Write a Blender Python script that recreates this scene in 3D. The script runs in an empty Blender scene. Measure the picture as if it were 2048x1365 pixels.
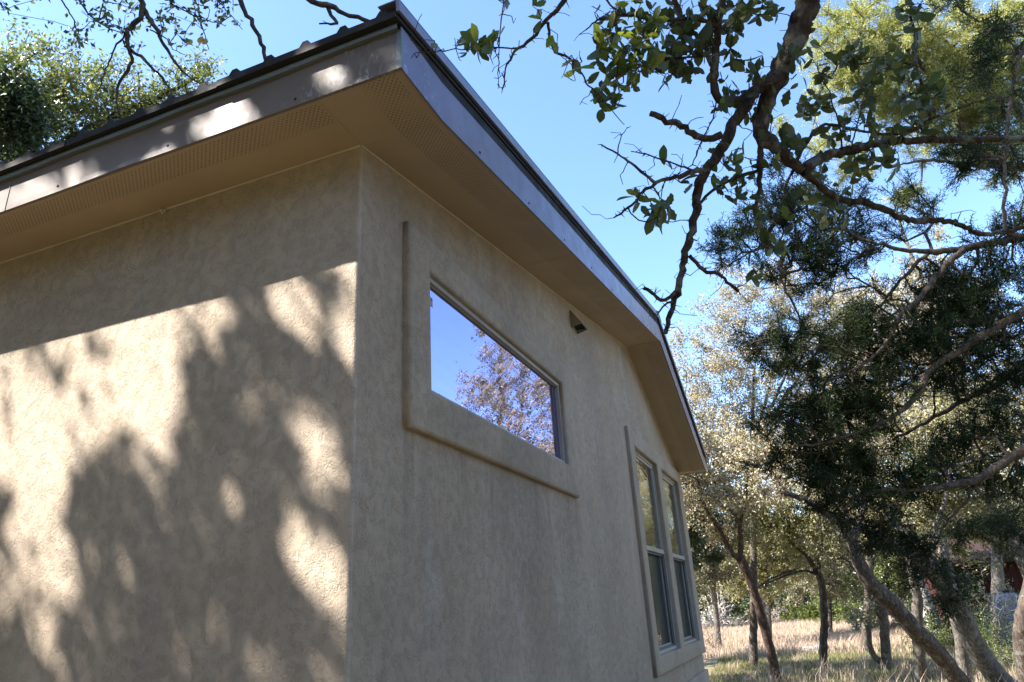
import bpy, bmesh, math, random
import numpy as np
from mathutils import Matrix, Vector
R_ = np.random.default_rng(7)
random.seed(7)
S = bpy.context.scene
COL = S.collection

# ------------------------------------------------------------------ camera
CR = np.array([[0.9250061096777472, 0.3757421447016417, -0.05640512169874564],
               [-0.18580179666452273, 0.31783616848323937, -0.9297622612045126],
               [-0.33142327832407165, 0.8705159451146796, 0.36381396329170773]])
CC = np.array([1.32917, -1.94231, 1.6])
FOC = 1395.136
cam_d = bpy.data.cameras.new('camera')
cam_d.sensor_width = 36.0
cam_d.lens = FOC / 2048 * 36
cam_d.clip_start = 0.05
cam_d.clip_end = 2000
cam = bpy.data.objects.new('camera', cam_d)
COL.objects.link(cam)
mw = Matrix.Identity(4)
for i in range(3):
    mw[i][0] = CR[0][i]; mw[i][1] = -CR[1][i]; mw[i][2] = -CR[2][i]; mw[i][3] = CC[i]
cam.matrix_world = mw
S.camera = cam

# ------------------------------------------------------------------ light
SUNV = np.array([-1.25, -1.0, 1.665]); SUNV /= np.linalg.norm(SUNV)
world = bpy.data.worlds.new('World'); S.world = world; world.use_nodes = True
wn = world.node_tree.nodes; wl = world.node_tree.links
bg = wn['Background']
sky = wn.new('ShaderNodeTexSky'); sky.sky_type = 'NISHITA'; sky.sun_disc = False
sky.sun_elevation = math.asin(SUNV[2]); sky.sun_rotation = math.atan2(SUNV[0], SUNV[1])
sky.air_density = 0.9; sky.dust_density = 0.5; sky.ozone_density = 5.0
wl.new(sky.outputs[0], bg.inputs[0]); bg.inputs[1].default_value = 0.135
sun_d = bpy.data.lights.new('sun', 'SUN'); sun_d.energy = 5.0; sun_d.angle = math.radians(0.53)
sun_d.color = (1.0, 0.955, 0.90)
sun = bpy.data.objects.new('sun', sun_d); COL.objects.link(sun)
sun.rotation_euler = Vector(SUNV).to_track_quat('Z', 'Y').to_euler()
S.view_settings.view_transform = 'Standard'; S.view_settings.look = 'None'
S.view_settings.gamma = 1.0; S.view_settings.use_curve_mapping = False
S.view_settings.exposure = 2.05
S.render.engine = 'CYCLES'
S.cycles.max_bounces = 8; S.cycles.diffuse_bounces = 4; S.cycles.glossy_bounces = 4
S.cycles.transmission_bounces = 4; S.cycles.transparent_max_bounces = 8
S.cycles.use_denoising = True

# ------------------------------------------------------------------ helpers
def W(u, v, d):
    """world point that stands d metres in front of the camera along photo pixel u, v"""
    return CC + d * (CR.T @ np.array([(u - 1024) / FOC, (v - 682.5) / FOC, 1.0]))
def PX(P):
    q = (np.asarray(P) - CC) @ CR.T
    z = np.where(np.abs(q[:, 2]) < 1e-6, 1e-6, q[:, 2])
    return 1024 + FOC * q[:, 0] / z, 682.5 + FOC * q[:, 1] / z, q[:, 2]
def in_view(P, m=40):
    u, v, z = PX(P)
    return (z > 0.1) & (u > -m) & (u < 2048 + m) & (v > -m) & (v < 1365 + m)

def mesh_np(name, V, F, smooth=False):
    V = np.asarray(V, dtype=np.float32); F = np.asarray(F, dtype=np.int32)
    me = bpy.data.meshes.new(name)
    n = F.shape[1]
    me.vertices.add(len(V)); me.vertices.foreach_set('co', V.ravel())
    me.loops.add(F.size); me.loops.foreach_set('vertex_index', F.ravel())
    me.polygons.add(len(F)); me.polygons.foreach_set('loop_start', np.arange(0, F.size, n, dtype=np.int32))
    if smooth: me.polygons.foreach_set('use_smooth', np.ones(len(F), dtype=bool))
    me.update(calc_edges=True)
    return me
def link(name, me, mat=None, parent=None, **props):
    o = bpy.data.objects.new(name, me); COL.objects.link(o)
    if mat is not None and len(me.materials) == 0: me.materials.append(mat)
    if parent is not None: o.parent = parent
    for k, v in props.items(): o[k] = v
    return o
def empty(name, label, cat, loc=(0, 0, 0), group=None):
    o = bpy.data.objects.new(name, None); COL.objects.link(o)
    o.location = loc; o.empty_display_size = 0.2
    o['label'] = label; o['category'] = cat
    if group: o['group'] = group
    return o
def place(o, root):
    """keep world coordinates of a mesh whose root empty is not at the origin"""
    o.matrix_parent_inverse = Matrix.Translation(-Vector(root.location))
    return o

class MB:
    def __init__(s): s.v = []; s.f = []
    def add(s, V, F):
        b = len(s.v); s.v += [tuple(map(float, p)) for p in V]; s.f += [tuple(b + i for i in f) for f in F]; return s
    def box(s, x0, x1, y0, y1, z0, z1):
        return s.add([(x0,y0,z0),(x1,y0,z0),(x1,y1,z0),(x0,y1,z0),(x0,y0,z1),(x1,y0,z1),(x1,y1,z1),(x0,y1,z1)],
                     [(3,2,1,0),(4,5,6,7),(0,1,5,4),(1,2,6,5),(2,3,7,6),(3,0,4,7)])
    def prism(s, poly, ax, a, b):
        """poly: list of 2-D points, extruded along axis ax from a to b"""
        n = len(poly)
        def P(p, t):
            q = list(p); q.insert(ax, t); return tuple(q)
        V = [P(p, a) for p in poly] + [P(p, b) for p in poly]
        F = [tuple(range(n)), tuple(range(2*n-1, n-1, -1))] + [(i, i+n, (i+1) % n + n, (i+1) % n) for i in range(n)]
        return s.add(V, F)
    def mesh(s, name, bevel=0, seg=2, smooth=False):
        me = bpy.data.meshes.new(name); me.from_pydata(s.v, [], s.f); me.update()
        bm = bmesh.new(); bm.from_mesh(me); bmesh.ops.recalc_face_normals(bm, faces=bm.faces)
        if bevel:
            bmesh.ops.bevel(bm, geom=[e for e in bm.edges if e.is_manifold and e.calc_face_angle(0) > 0.3], offset=bevel, segments=seg, affect='EDGES', profile=0.5)
        for f in bm.faces: f.smooth = smooth
        bm.to_mesh(me); bm.free(); return me

# ------------------------------------------------------------------ materials
def newmat(name):
    m = bpy.data.materials.new(name); m.use_nodes = True
    nt = m.node_tree; return m, nt, nt.nodes['Principled BSDF']
def N(nt, t, **kw):
    n = nt.nodes.new(t)
    for k, v in kw.items(): setattr(n, k, v)
    return n
def ramp(nt, fac, stops, interp='LINEAR'):
    r = N(nt, 'ShaderNodeValToRGB'); r.color_ramp.interpolation = interp
    el = r.color_ramp.elements
    while len(el) < len(stops): el.new(0.5)
    for e, (p, c) in zip(el, stops):
        e.position = p; e.color = (c[0], c[1], c[2], 1) if len(c) == 3 else c
    nt.links.new(fac, r.inputs[0]); return r.outputs[0]
def noise(nt, scale, detail=4, rough=0.55, vec=None, dist=0.0):
    n = N(nt, 'ShaderNodeTexNoise'); n.inputs['Scale'].default_value = scale; n.inputs['Detail'].default_value = detail
    n.inputs['Roughness'].default_value = rough; n.inputs['Distortion'].default_value = dist
    if vec is not None: nt.links.new(vec, n.inputs['Vector'])
    return n.outputs[0]
def coords(nt, scale=(1, 1, 1)):
    g = N(nt, 'ShaderNodeNewGeometry'); mp = N(nt, 'ShaderNodeMapping'); mp.inputs['Scale'].default_value = scale
    nt.links.new(g.outputs['Position'], mp.inputs['Vector']); return mp.outputs[0]
def ocoords(nt, scale=(1, 1, 1)):
    g = N(nt, 'ShaderNodeTexCoord'); mp = N(nt, 'ShaderNodeMapping'); mp.inputs['Scale'].default_value = scale
    nt.links.new(g.outputs['Object'], mp.inputs['Vector']); return mp.outputs[0]
def mth(nt, op, a, b=None, c=None):
    m = N(nt, 'ShaderNodeMath', operation=op)
    for i, x in enumerate((a, b, c)):
        if x is None: continue
        if isinstance(x, (int, float)): m.inputs[i].default_value = x
        else: nt.links.new(x, m.inputs[i])
    return m.outputs[0]
def mixc(nt, f, a, b, mode='MIX'):
    m = N(nt, 'ShaderNodeMix', data_type='RGBA', blend_type=mode)
    for i, x in ((0, f), (6, a), (7, b)):
        if isinstance(x, (int, float)): m.inputs[i].default_value = x
        elif isinstance(x, tuple): m.inputs[i].default_value = (*x, 1)
        else: nt.links.new(x, m.inputs[i])
    return m.outputs[2]
def bump(nt, h, dist, strength=1.0, prev=None):
    b = N(nt, 'ShaderNodeBump'); b.inputs['Distance'].default_value = dist; b.inputs['Strength'].default_value = strength
    nt.links.new(h, b.inputs['Height'])
    if prev is not None: nt.links.new(prev, b.inputs['Normal'])
    return b.outputs[0]

def stucco(name, base, vertical=False):
    m, nt, p = newmat(name)
    v = coords(nt)
    # trowel creases: thin lines where a warped noise crosses its mid value
    sq = coords(nt, (1.0, 1.0, 0.62) if not vertical else (1, 1, 0.45))
    n1 = noise(nt, 66, 2, 0.5, sq, 1.6)
    c1 = mth(nt, 'ABSOLUTE', mth(nt, 'SUBTRACT', n1, 0.5))
    c1 = mth(nt, 'MINIMUM', mth(nt, 'MULTIPLY', c1, 10.0), 1.0)
    gate = noise(nt, 22, 2, 0.5, v, 0.5)
    gate = ramp(nt, gate, [(0.42, (0, 0, 0)), (0.58, (1, 1, 1))])
    c1 = mth(nt, 'MAXIMUM', c1, gate)
    n2 = noise(nt, 150, 4, 0.6, sq, 0.6)
    n3 = noise(nt, 14, 3, 0.5, v)
    h = mth(nt, 'ADD', mth(nt, 'MULTIPLY', c1, 0.55), mth(nt, 'MULTIPLY', n2, 0.9 if not vertical else 1.2))
    h = mth(nt, 'ADD', h, mth(nt, 'MULTIPLY', n3, 0.7))
    nt.links.new(bump(nt, h, 0.0034 if not vertical else 0.0042, 0.9), p.inputs['Normal'])
    # weathering: blotches, vertical rain streaks, pale mineral bloom
    b1 = noise(nt, 1.6, 4, 0.6, v)
    st = noise(nt, 3.0, 5, 0.65, coords(nt, (2.2, 2.2, 0.28)))
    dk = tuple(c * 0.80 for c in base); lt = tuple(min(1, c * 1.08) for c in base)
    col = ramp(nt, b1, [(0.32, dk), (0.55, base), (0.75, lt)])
    gry = (base[0] * 0.83, base[1] * 0.87, base[2] * 0.92)
    col = mixc(nt, ramp(nt, st, [(0.46, (0, 0, 0)), (0.68, (0.75, 0.75, 0.75))]), col, gry)
    fl = noise(nt, 75, 3, 0.7, coords(nt, (1, 1, 0.6)))
    fl2 = noise(nt, 1.1, 3, 0.6, coords(nt, (1.6, 1.3, 0.7)))
    fm = mth(nt, 'MULTIPLY', ramp(nt, fl, [(0.54, (0, 0, 0)), (0.64, (1, 1, 1))]), ramp(nt, fl2, [(0.5, (0, 0, 0)), (0.66, (1, 1, 1))]))
    col = mixc(nt, mth(nt, 'MULTIPLY', fm, 0.42 if vertical else 0.12), col, (0.62, 0.60, 0.56))
    dirt = noise(nt, 130, 3, 0.7, v)
    col = mixc(nt, ramp(nt, dirt, [(0.60, (0, 0, 0)), (0.75, (0.35, 0.35, 0.35))]), col, (base[0]*.5, base[1]*.46, base[2]*.42))
    col = mixc(nt, mth(nt, 'MULTIPLY', mth(nt, 'SUBTRACT', 1.0, c1), 0.26 if not vertical else 0.2), col, (base[0]*.5, base[1]*.45, base[2]*.4))  # creases also darkened in the colour to strengthen their shade
    if vertical:   # rain drips below the window band and under the soffit
        g_ = N(nt, 'ShaderNodeNewGeometry'); s_ = N(nt, 'ShaderNodeSeparateXYZ'); nt.links.new(g_.outputs['Position'], s_.inputs[0])
        dr = ramp(nt, noise(nt, 11, 4, 0.6, coords(nt, (1, 1, 0.06))), [(0.50, (0, 0, 0)), (0.64, (1, 1, 1))])
        zf = ramp(nt, mth(nt, 'SUBTRACT', 2.30, s_.outputs[2]), [(0.0, (1, 1, 1)), (0.55, (0, 0, 0))])
        ok_ = mth(nt, 'MULTIPLY', mth(nt, 'LESS_THAN', s_.outputs[2], 2.30), mth(nt, 'MULTIPLY', mth(nt, 'GREATER_THAN', s_.outputs[1], 0.33), mth(nt, 'LESS_THAN', s_.outputs[1], 2.58)))
        col = mixc(nt, mth(nt, 'MULTIPLY', mth(nt, 'MULTIPLY', dr, zf), mth(nt, 'MULTIPLY', ok_, 0.5)), col, (base[0]*.5, base[1]*.5, base[2]*.5))
        pale = ramp(nt, noise(nt, 2.1, 5, 0.7, coords(nt, (1.5, 1.5, 0.8))), [(0.55, (0, 0, 0)), (0.75, (0.5, 0.5, 0.5))])
        col = mixc(nt, pale, col, (0.52, 0.47, 0.41))
    nt.links.new(col, p.inputs['Base Color']); p.inputs['Roughness'].default_value = 0.92
    p.inputs['Specular IOR Level'].default_value = 0.25
    return m
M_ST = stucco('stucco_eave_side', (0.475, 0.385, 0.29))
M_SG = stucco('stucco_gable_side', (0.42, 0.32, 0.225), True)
M_TRIM = stucco('stucco_trim', (0.42, 0.325, 0.23))

def metal_paint(name, base, rough=0.35, metallic=0.0, scuff=0.0, spec=0.5, wob=0.0008):
    m, nt, p = newmat(name)
    v = coords(nt)
    n = noise(nt, 3, 4, 0.6, v)
    col = ramp(nt, n, [(0.3, tuple(c * 0.86 for c in base)), (0.7, tuple(min(1, c * 1.1) for c in base))])
    if scuff:
        s1 = noise(nt, 55, 5, 0.75, coords(nt, (1, 1, 0.45)), 0.6); s2 = noise(nt, 4.2, 3, 0.6, v)
        g = N(nt, 'ShaderNodeNewGeometry'); sx = N(nt, 'ShaderNodeSeparateXYZ'); nt.links.new(g.outputs['Position'], sx.inputs[0])
        near = ramp(nt, mth(nt, 'ADD', mth(nt, 'MULTIPLY', sx.outputs[0], 1.0), 0.6), [(0.35, (0, 0, 0)), (0.95, (1, 1, 1))])
        ya = ramp(nt, mth(nt, 'ADD', sx.outputs[1], 0.31), [(0.0, (1, 1, 1)), (0.35, (0, 0, 0))])
        f = mth(nt, 'MULTIPLY', ramp(nt, s1, [(0.55, (0, 0, 0)), (0.60, (1, 1, 1))]), ramp(nt, s2, [(0.42, (0, 0, 0)), (0.55, (1, 1, 1))]))
        f = mth(nt, 'MULTIPLY', mth(nt, 'MULTIPLY', f, near), ya)
        col = mixc(nt, mth(nt, 'MULTIPLY', f, scuff), col, (0.62, 0.62, 0.64))
    nt.links.new(col, p.inputs['Base Color'])
    rr = ramp(nt, noise(nt, 9, 3, 0.6, v), [(0.3, (rough * 0.8,) * 3), (0.7, (min(1, rough * 1.25),) * 3)])
    nt.links.new(rr, p.inputs['Roughness'])
    p.inputs['Metallic'].default_value = metallic; p.inputs['Specular IOR Level'].default_value = spec
    if wob: nt.links.new(bump(nt, noise(nt, 3.3, 2, 0.4, v), wob * 12, 0.6), p.inputs['Normal'])
    return m
M_FAS = metal_paint('fascia_paint', (0.175, 0.135, 0.11), 0.55, 0.0, 0.8, 0.35)
M_FASR = metal_paint('rake_fascia_sky_tint', (0.145, 0.112, 0.155), 0.32, 0.15, 0.6, 0.5, 0.0)  # purple of the reflected sky mixed into the brown base colour
M_RAKE = metal_paint('rake_trim_paint', (0.20, 0.195, 0.245), 0.38, 0.4, 0.0, 0.5, 0.0)
M_DRIP = metal_paint('weathered_zinc', (0.17, 0.19, 0.19), 0.5, 0.35)
M_ROOF = metal_paint('roof_metal', (0.030, 0.026, 0.025), 0.8, 0.0, 0, 0.2)
M_DARK = metal_paint('dark_gap', (0.012, 0.011, 0.010), 0.9)
M_FRAME = metal_paint('window_frame_vinyl', (0.34, 0.30, 0.245), 0.45)
M_FRAME_IN = metal_paint('window_sash_edge', (0.10, 0.095, 0.09), 0.5)

def soffit_mat(name, edge_axis, e0, e1, along, spacing=0.0205):
    """perforated band between e0 and e1 across the overhang (axis 0=x, 1=y)"""
    m, nt, p = newmat(name)
    g = N(nt, 'ShaderNodeNewGeometry'); sx = N(nt, 'ShaderNodeSeparateXYZ'); nt.links.new(g.outputs['Position'], sx.inputs[0])
    a = sx.outputs[edge_axis]; b = sx.outputs[along]
    def cell(x, off): return mth(nt, 'SUBTRACT', mth(nt, 'FRACT', mth(nt, 'ADD', mth(nt, 'DIVIDE', x, spacing), off)), 0.5)
    def dots(off):
        u, w = cell(a, off), cell(b, off)
        d = mth(nt, 'SQRT', mth(nt, 'ADD', mth(nt, 'MULTIPLY', u, u), mth(nt, 'MULTIPLY', w, w)))
        return mth(nt, 'LESS_THAN', d, 0.155)
    d = mth(nt, 'MAXIMUM', dots(0.0), dots(0.5))
    band = mth(nt, 'MULTIPLY', mth(nt, 'GREATER_THAN', a, e0), mth(nt, 'LESS_THAN', a, e1))
    drop = ramp(nt, noise(nt, 3.7, 2, 0.5, coords(nt, (0.9, 0.9, 0.9))), [(0.33, (0.25, 0.25, 0.25)), (0.45, (1, 1, 1))])
    d = mth(nt, 'MULTIPLY', mth(nt, 'MULTIPLY', d, band), drop)
    n = noise(nt, 2.2, 3, 0.5, coords(nt))
    base = ramp(nt, n, [(0.3, (0.37, 0.27, 0.175)), (0.7, (0.43, 0.315, 0.205))])
    fine = ramp(nt, noise(nt, 70, 3, 0.6, coords(nt)), [(0.62, (0, 0, 0)), (0.78, (0.3, 0.3, 0.3))])
    base = mixc(nt, fine, base, (0.25, 0.18, 0.12))
    nt.links.new(mixc(nt, mth(nt, 'MULTIPLY', d, 0.85), base, (0.05, 0.032, 0.02)), p.inputs['Base Color'])
    p.inputs['Roughness'].default_value = 0.55
    h = mth(nt, 'ADD', noise(nt, 1.7, 2, 0.4, coords(nt)), mth(nt, 'MULTIPLY', d, -0.1))
    nt.links.new(bump(nt, h, 0.012, 0.5), p.inputs['Normal'])
    return m
M_SOF_E = soffit_mat('soffit_eave', 1, -0.275, -0.155, 0)
M_SOF_R = soffit_mat('soffit_rake', 0, 0.175, 0.325, 1)

def glass(name, tint, body, wav=0.0, refl=0.8, rough=0.0):
    m, nt, p = newmat(name)
    gl = N(nt, 'ShaderNodeBsdfGlossy'); gl.inputs['Color'].default_value = (*tint, 1); gl.inputs['Roughness'].default_value = rough
    df = N(nt, 'ShaderNodeBsdfPrincipled'); df.inputs['Base Color'].default_value = (*body, 1); df.inputs['Roughness'].default_value = 0.3
    mx = N(nt, 'ShaderNodeMixShader'); nt.links.new(df.outputs[0], mx.inputs[1]); nt.links.new(gl.outputs[0], mx.inputs[2])
    lw = N(nt, 'ShaderNodeLayerWeight'); lw.inputs['Blend'].default_value = 0.6
    f = mth(nt, 'ADD', mth(nt, 'MULTIPLY', lw.outputs['Fresnel'], 1 - refl), refl); f = mth(nt, 'MINIMUM', f, 1.0)
    nt.links.new(f, mx.inputs[0])
    if wav:
        b = bump(nt, noise(nt, 1.0, 2, 0.5, coords(nt, (1, 2.5, 16))), wav, 1.0)
        nt.links.new(b, gl.inputs['Normal'])
    out = nt.nodes['Material Output']; nt.links.new(mx.outputs[0], out.inputs[0]); nt.nodes.remove(p)
    return m
M_GLASS = glass('coated_glass', (0.49, 0.47, 0.74), (0.012, 0.012, 0.014), 0.0006, 0.88)
M_GLASS_W = glass('wavy_glass', (0.72, 0.74, 0.68), (0.02, 0.021, 0.02), 0.006, 0.72)
M_GLASS_L = glass('screened_glass', (0.40, 0.45, 0.42), (0.035, 0.04, 0.04), 0.004, 0.28, 0.02)

def bark(name, c0, c1, lichen=0.3):
    m, nt, p = newmat(name)
    v = coords(nt)
    n1 = noise(nt, 35, 5, 0.65, coords(nt, (1, 1, 0.35)), 0.4); n2 = noise(nt, 11, 4, 0.6, v); n3 = noise(nt, 60, 4, 0.6, v)
    col = ramp(nt, n1, [(0.35, c0), (0.65, c1)])
    li = ramp(nt, n2, [(0.55, (0, 0, 0)), (0.62, (1, 1, 1))])
    col = mixc(nt, mth(nt, 'MULTIPLY', li, lichen), col, (0.30, 0.32, 0.27))
    nt.links.new(col, p.inputs['Base Color']); p.inputs['Roughness'].default_value = 0.95
    p.inputs['Specular IOR Level'].default_value = 0.15
    nt.links.new(bump(nt, mth(nt, 'ADD', n1, mth(nt, 'MULTIPLY', n3, 0.4)), 0.02, 0.9), p.inputs['Normal'])
    return m
M_BARK = bark('oak_bark_brown', (0.04, 0.030, 0.024), (0.13, 0.10, 0.078))
M_BARK_N = bark('oak_bark_near', (0.028, 0.020, 0.015), (0.105, 0.078, 0.056), 0.4)
M_BARK_G = bark('grey_bark', (0.06, 0.05, 0.042), (0.19, 0.165, 0.135), 0.3)
M_BARK_C = bark('cedar_bark', (0.075, 0.052, 0.037), (0.23, 0.175, 0.13), 0.15)
M_BARK_R = bark('red_brown_bark', (0.040, 0.026, 0.020), (0.12, 0.078, 0.058), 0.2)
M_SNAG = bark('bleached_wood', (0.30, 0.27, 0.24), (0.62, 0.58, 0.52), 0.0)
M_TWIG = bark('pale_twigs', (0.12, 0.10, 0.08), (0.34, 0.30, 0.25), 0.2)

def leafmat(name, stops, trans=0.35, rough=0.45, spec=0.4):
    m, nt, p = newmat(name)
    g = N(nt, 'ShaderNodeNewGeometry')
    big = noise(nt, 1.3, 2, 0.5, coords(nt))
    f = mth(nt, 'ADD', mth(nt, 'MULTIPLY', g.outputs['Random Per Island'], 0.75), mth(nt, 'MULTIPLY', mth(nt, 'SUBTRACT', big, 0.4), 0.8))
    col = ramp(nt, f, stops)
    nt.links.new(col, p.inputs['Base Color']); p.inputs['Roughness'].default_value = rough; p.inputs['Specular IOR Level'].default_value = spec
    tr = N(nt, 'ShaderNodeBsdfTranslucent'); nt.links.new(mixc(nt, 0.6, col, (0.9, 1.0, 0.3), 'MULTIPLY'), tr.inputs[0])
    mx = N(nt, 'ShaderNodeMixShader'); mx.inputs[0].default_value = trans
    nt.links.new(p.outputs[0], mx.inputs[1]); nt.links.new(tr.outputs[0], mx.inputs[2])
    nt.links.new(mx.outputs[0], nt.nodes['Material Output'].inputs[0])
    return m
def leafobj(name, base, vein):
    m, nt, p = newmat(name)
    oi = N(nt, 'ShaderNodeObjectInfo')
    c = ramp(nt, oi.outputs['Random'], [(0.0, tuple(x * 0.7 for x in base)), (0.45, base), (0.8, (base[0]*1.6, base[1]*1.45, base[2])), (1.0, vein)])
    n = noise(nt, 60, 3, 0.6, ocoords(nt)); c = mixc(nt, mth(nt, 'MULTIPLY', n, 0.35), c, tuple(x * 0.55 for x in base))
    nt.links.new(c, p.inputs['Base Color']); p.inputs['Roughness'].default_value = 0.42
    tr = N(nt, 'ShaderNodeBsdfTranslucent'); nt.links.new(mixc(nt, 1.0, c, (2.2, 2.4, 0.8), 'MULTIPLY'), tr.inputs[0])
    mx = N(nt, 'ShaderNodeMixShader'); mx.inputs[0].default_value = 0.4
    nt.links.new(p.outputs[0], mx.inputs[1]); nt.links.new(tr.outputs[0], mx.inputs[2])
    nt.links.new(mx.outputs[0], nt.nodes['Material Output'].inputs[0])
    return m
M_LEAF_N = leafobj('near_oak_leaf', (0.085, 0.105, 0.042), (0.24, 0.22, 0.06))
M_LEAF_RED = leafobj('dead_oak_leaf', (0.28, 0.12, 0.06), (0.35, 0.16, 0.08))
M_LEAF_DRY = leafobj('dry_oak_leaf', (0.24, 0.15, 0.085), (0.3, 0.2, 0.12))
M_LF_NEAR = leafmat('near_leaves', [(0, (0.055, 0.07, 0.028)), (0.6, (0.09, 0.11, 0.042)), (1, (0.19, 0.18, 0.06))], 0.4)
M_LF_OLIVE = leafmat('olive_leaves', [(0, (0.06, 0.085, 0.03)), (0.5, (0.12, 0.145, 0.045)), (1, (0.27, 0.26, 0.09))], 0.35, 0.35, 0.6)
M_LF_SUN = leafmat('sunlit_oak_leaves', [(0, (0.10, 0.13, 0.04)), (0.5, (0.21, 0.23, 0.07)), (1, (0.38, 0.35, 0.14))], 0.35, 0.35, 0.6)  # paler copy of the olive leaves, sunlight put into the colour
M_LF_DARK = leafmat('dark_leaves', [(0, (0.03, 0.045, 0.018)), (0.6, (0.06, 0.085, 0.03)), (1, (0.11, 0.13, 0.05))], 0.3)
M_LF_STRAW = leafmat('straw_leaves', [(0.05, (0.17, 0.145, 0.10)), (0.33, (0.37, 0.315, 0.24)), (0.6, (0.50, 0.43, 0.34)), (0.72, (0.33, 0.30, 0.12)), (0.88, (0.42, 0.26, 0.13))], 0.3, 0.7, 0.15)
M_LF_STRAWG = leafmat('yellow_green_leaves', [(0.05, (0.17, 0.155, 0.08)), (0.45, (0.33, 0.29, 0.16)), (0.7, (0.27, 0.265, 0.09)), (1, (0.45, 0.36, 0.20))], 0.35)
M_LF_SAGE = leafmat('sage_leaves', [(0, (0.12, 0.115, 0.07)), (0.5, (0.24, 0.225, 0.14)), (1, (0.36, 0.33, 0.22))], 0.3)
M_LF_BRIGHT = leafmat('bright_shrub_leaves', [(0, (0.06, 0.08, 0.02)), (0.5, (0.13, 0.16, 0.035)), (1, (0.22, 0.23, 0.07))], 0.4)
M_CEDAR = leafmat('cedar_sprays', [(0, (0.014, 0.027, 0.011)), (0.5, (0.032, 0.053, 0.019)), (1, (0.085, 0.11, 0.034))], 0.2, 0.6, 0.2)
M_CEDAR_L = leafmat('sunlit_cedar_sprays', [(0, (0.20, 0.22, 0.07)), (0.5, (0.42, 0.42, 0.15)), (1, (0.58, 0.54, 0.24))], 0.3, 0.6, 0.2)  # much paler cedar copy, its sunlight raised in the colour

# ------------------------------------------------------------------ ground
def ground_h(x, y):
    return 0.04 * np.sin(0.31 * x + 0.7) * np.cos(0.27 * y) + 0.06 * np.sin(0.11 * x + 0.17 * y) - 0.03
m, nt, p = newmat('ground_soil_and_grass')
v = coords(nt)
n1 = noise(nt, 0.35, 4, 0.6, v); n2 = noise(nt, 6, 5, 0.7, v); n3 = noise(nt, 40, 4, 0.7, v)
gm = N(nt, 'ShaderNodeNewGeometry'); sx = N(nt, 'ShaderNodeSeparateXYZ'); nt.links.new(gm.outputs['Position'], sx.inputs[0])
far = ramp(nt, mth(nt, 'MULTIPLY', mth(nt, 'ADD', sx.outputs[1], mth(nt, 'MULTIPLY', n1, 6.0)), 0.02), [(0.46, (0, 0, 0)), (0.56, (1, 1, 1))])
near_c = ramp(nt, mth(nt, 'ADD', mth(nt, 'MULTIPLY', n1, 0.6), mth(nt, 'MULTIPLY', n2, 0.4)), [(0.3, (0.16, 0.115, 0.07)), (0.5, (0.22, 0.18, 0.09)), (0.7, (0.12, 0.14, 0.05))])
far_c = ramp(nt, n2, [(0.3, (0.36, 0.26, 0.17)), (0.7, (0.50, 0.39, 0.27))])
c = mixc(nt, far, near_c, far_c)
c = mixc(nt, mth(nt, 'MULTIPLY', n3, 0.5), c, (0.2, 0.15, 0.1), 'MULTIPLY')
nt.links.new(c, p.inputs['Base Color']); p.inputs['Roughness'].default_value = 1.0
nt.links.new(bump(nt, mth(nt, 'ADD', n2, n3), 0.05, 0.7), p.inputs['Normal'])
M_GROUND = m
gx = np.concatenate([np.linspace(-400, -32, 12), np.linspace(-30, 40, 90), np.linspace(45, 400, 12)])
gy = np.concatenate([np.linspace(-400, -32, 12), np.linspace(-30, 75, 120), np.linspace(80, 600, 12)])
GX, GY = np.meshgrid(gx, gy)
GZ = ground_h(GX, GY)
nx, ny = len(gx), len(gy)
idx = np.arange(nx * ny).reshape(ny, nx)
F = np.stack([idx[:-1, :-1], idx[:-1, 1:], idx[1:, 1:], idx[1:, :-1]], -1).reshape(-1, 4)
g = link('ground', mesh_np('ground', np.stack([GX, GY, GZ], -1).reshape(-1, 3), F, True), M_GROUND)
g['kind'] = 'structure'

# ------------------------------------------------------------------ house
ZT, OE, OX = 3.367, 0.306, 0.356
YR, ZR, YF, ZF, YE = 4.875, 4.128, 7.205, 3.167, 7.365
FH = 0.160
def zs(y):
    """underside of the roof overhang above a given y"""
    if y <= 0: return ZT
    if y <= YR: return ZT + (ZR - ZT) * y / YR
    if y <= YF: return ZR + (ZF - ZR) * (y - YR) / (YF - YR)
    return ZF
house = empty('house', 'tan stucco house with metal roof, wide overhang and a narrow high window', 'house')
XB = -5.2
# eave-side wall with a softly rounded corner
mb = MB(); mb.add([(XB, 0, -0.3), (-0.014, 0, -0.3), (-0.014, 0, ZT + 0.02), (XB, 0, ZT + 0.02)], [(0, 1, 2, 3)])
pr = [( -0.014 + 0.014 * math.sin(a), 0.014 - 0.014 * math.cos(a)) for a in np.linspace(0, math.pi / 2, 5)]
for (a, b) in zip(pr[:-1], pr[1:]):
    mb.add([(a[0], a[1], -0.3), (b[0], b[1], -0.3), (b[0], b[1], ZT + 0.02), (a[0], a[1], ZT + 0.02)], [(0, 1, 2, 3)])
link('wall', mb.mesh('eave_wall'), M_ST, house)
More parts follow.
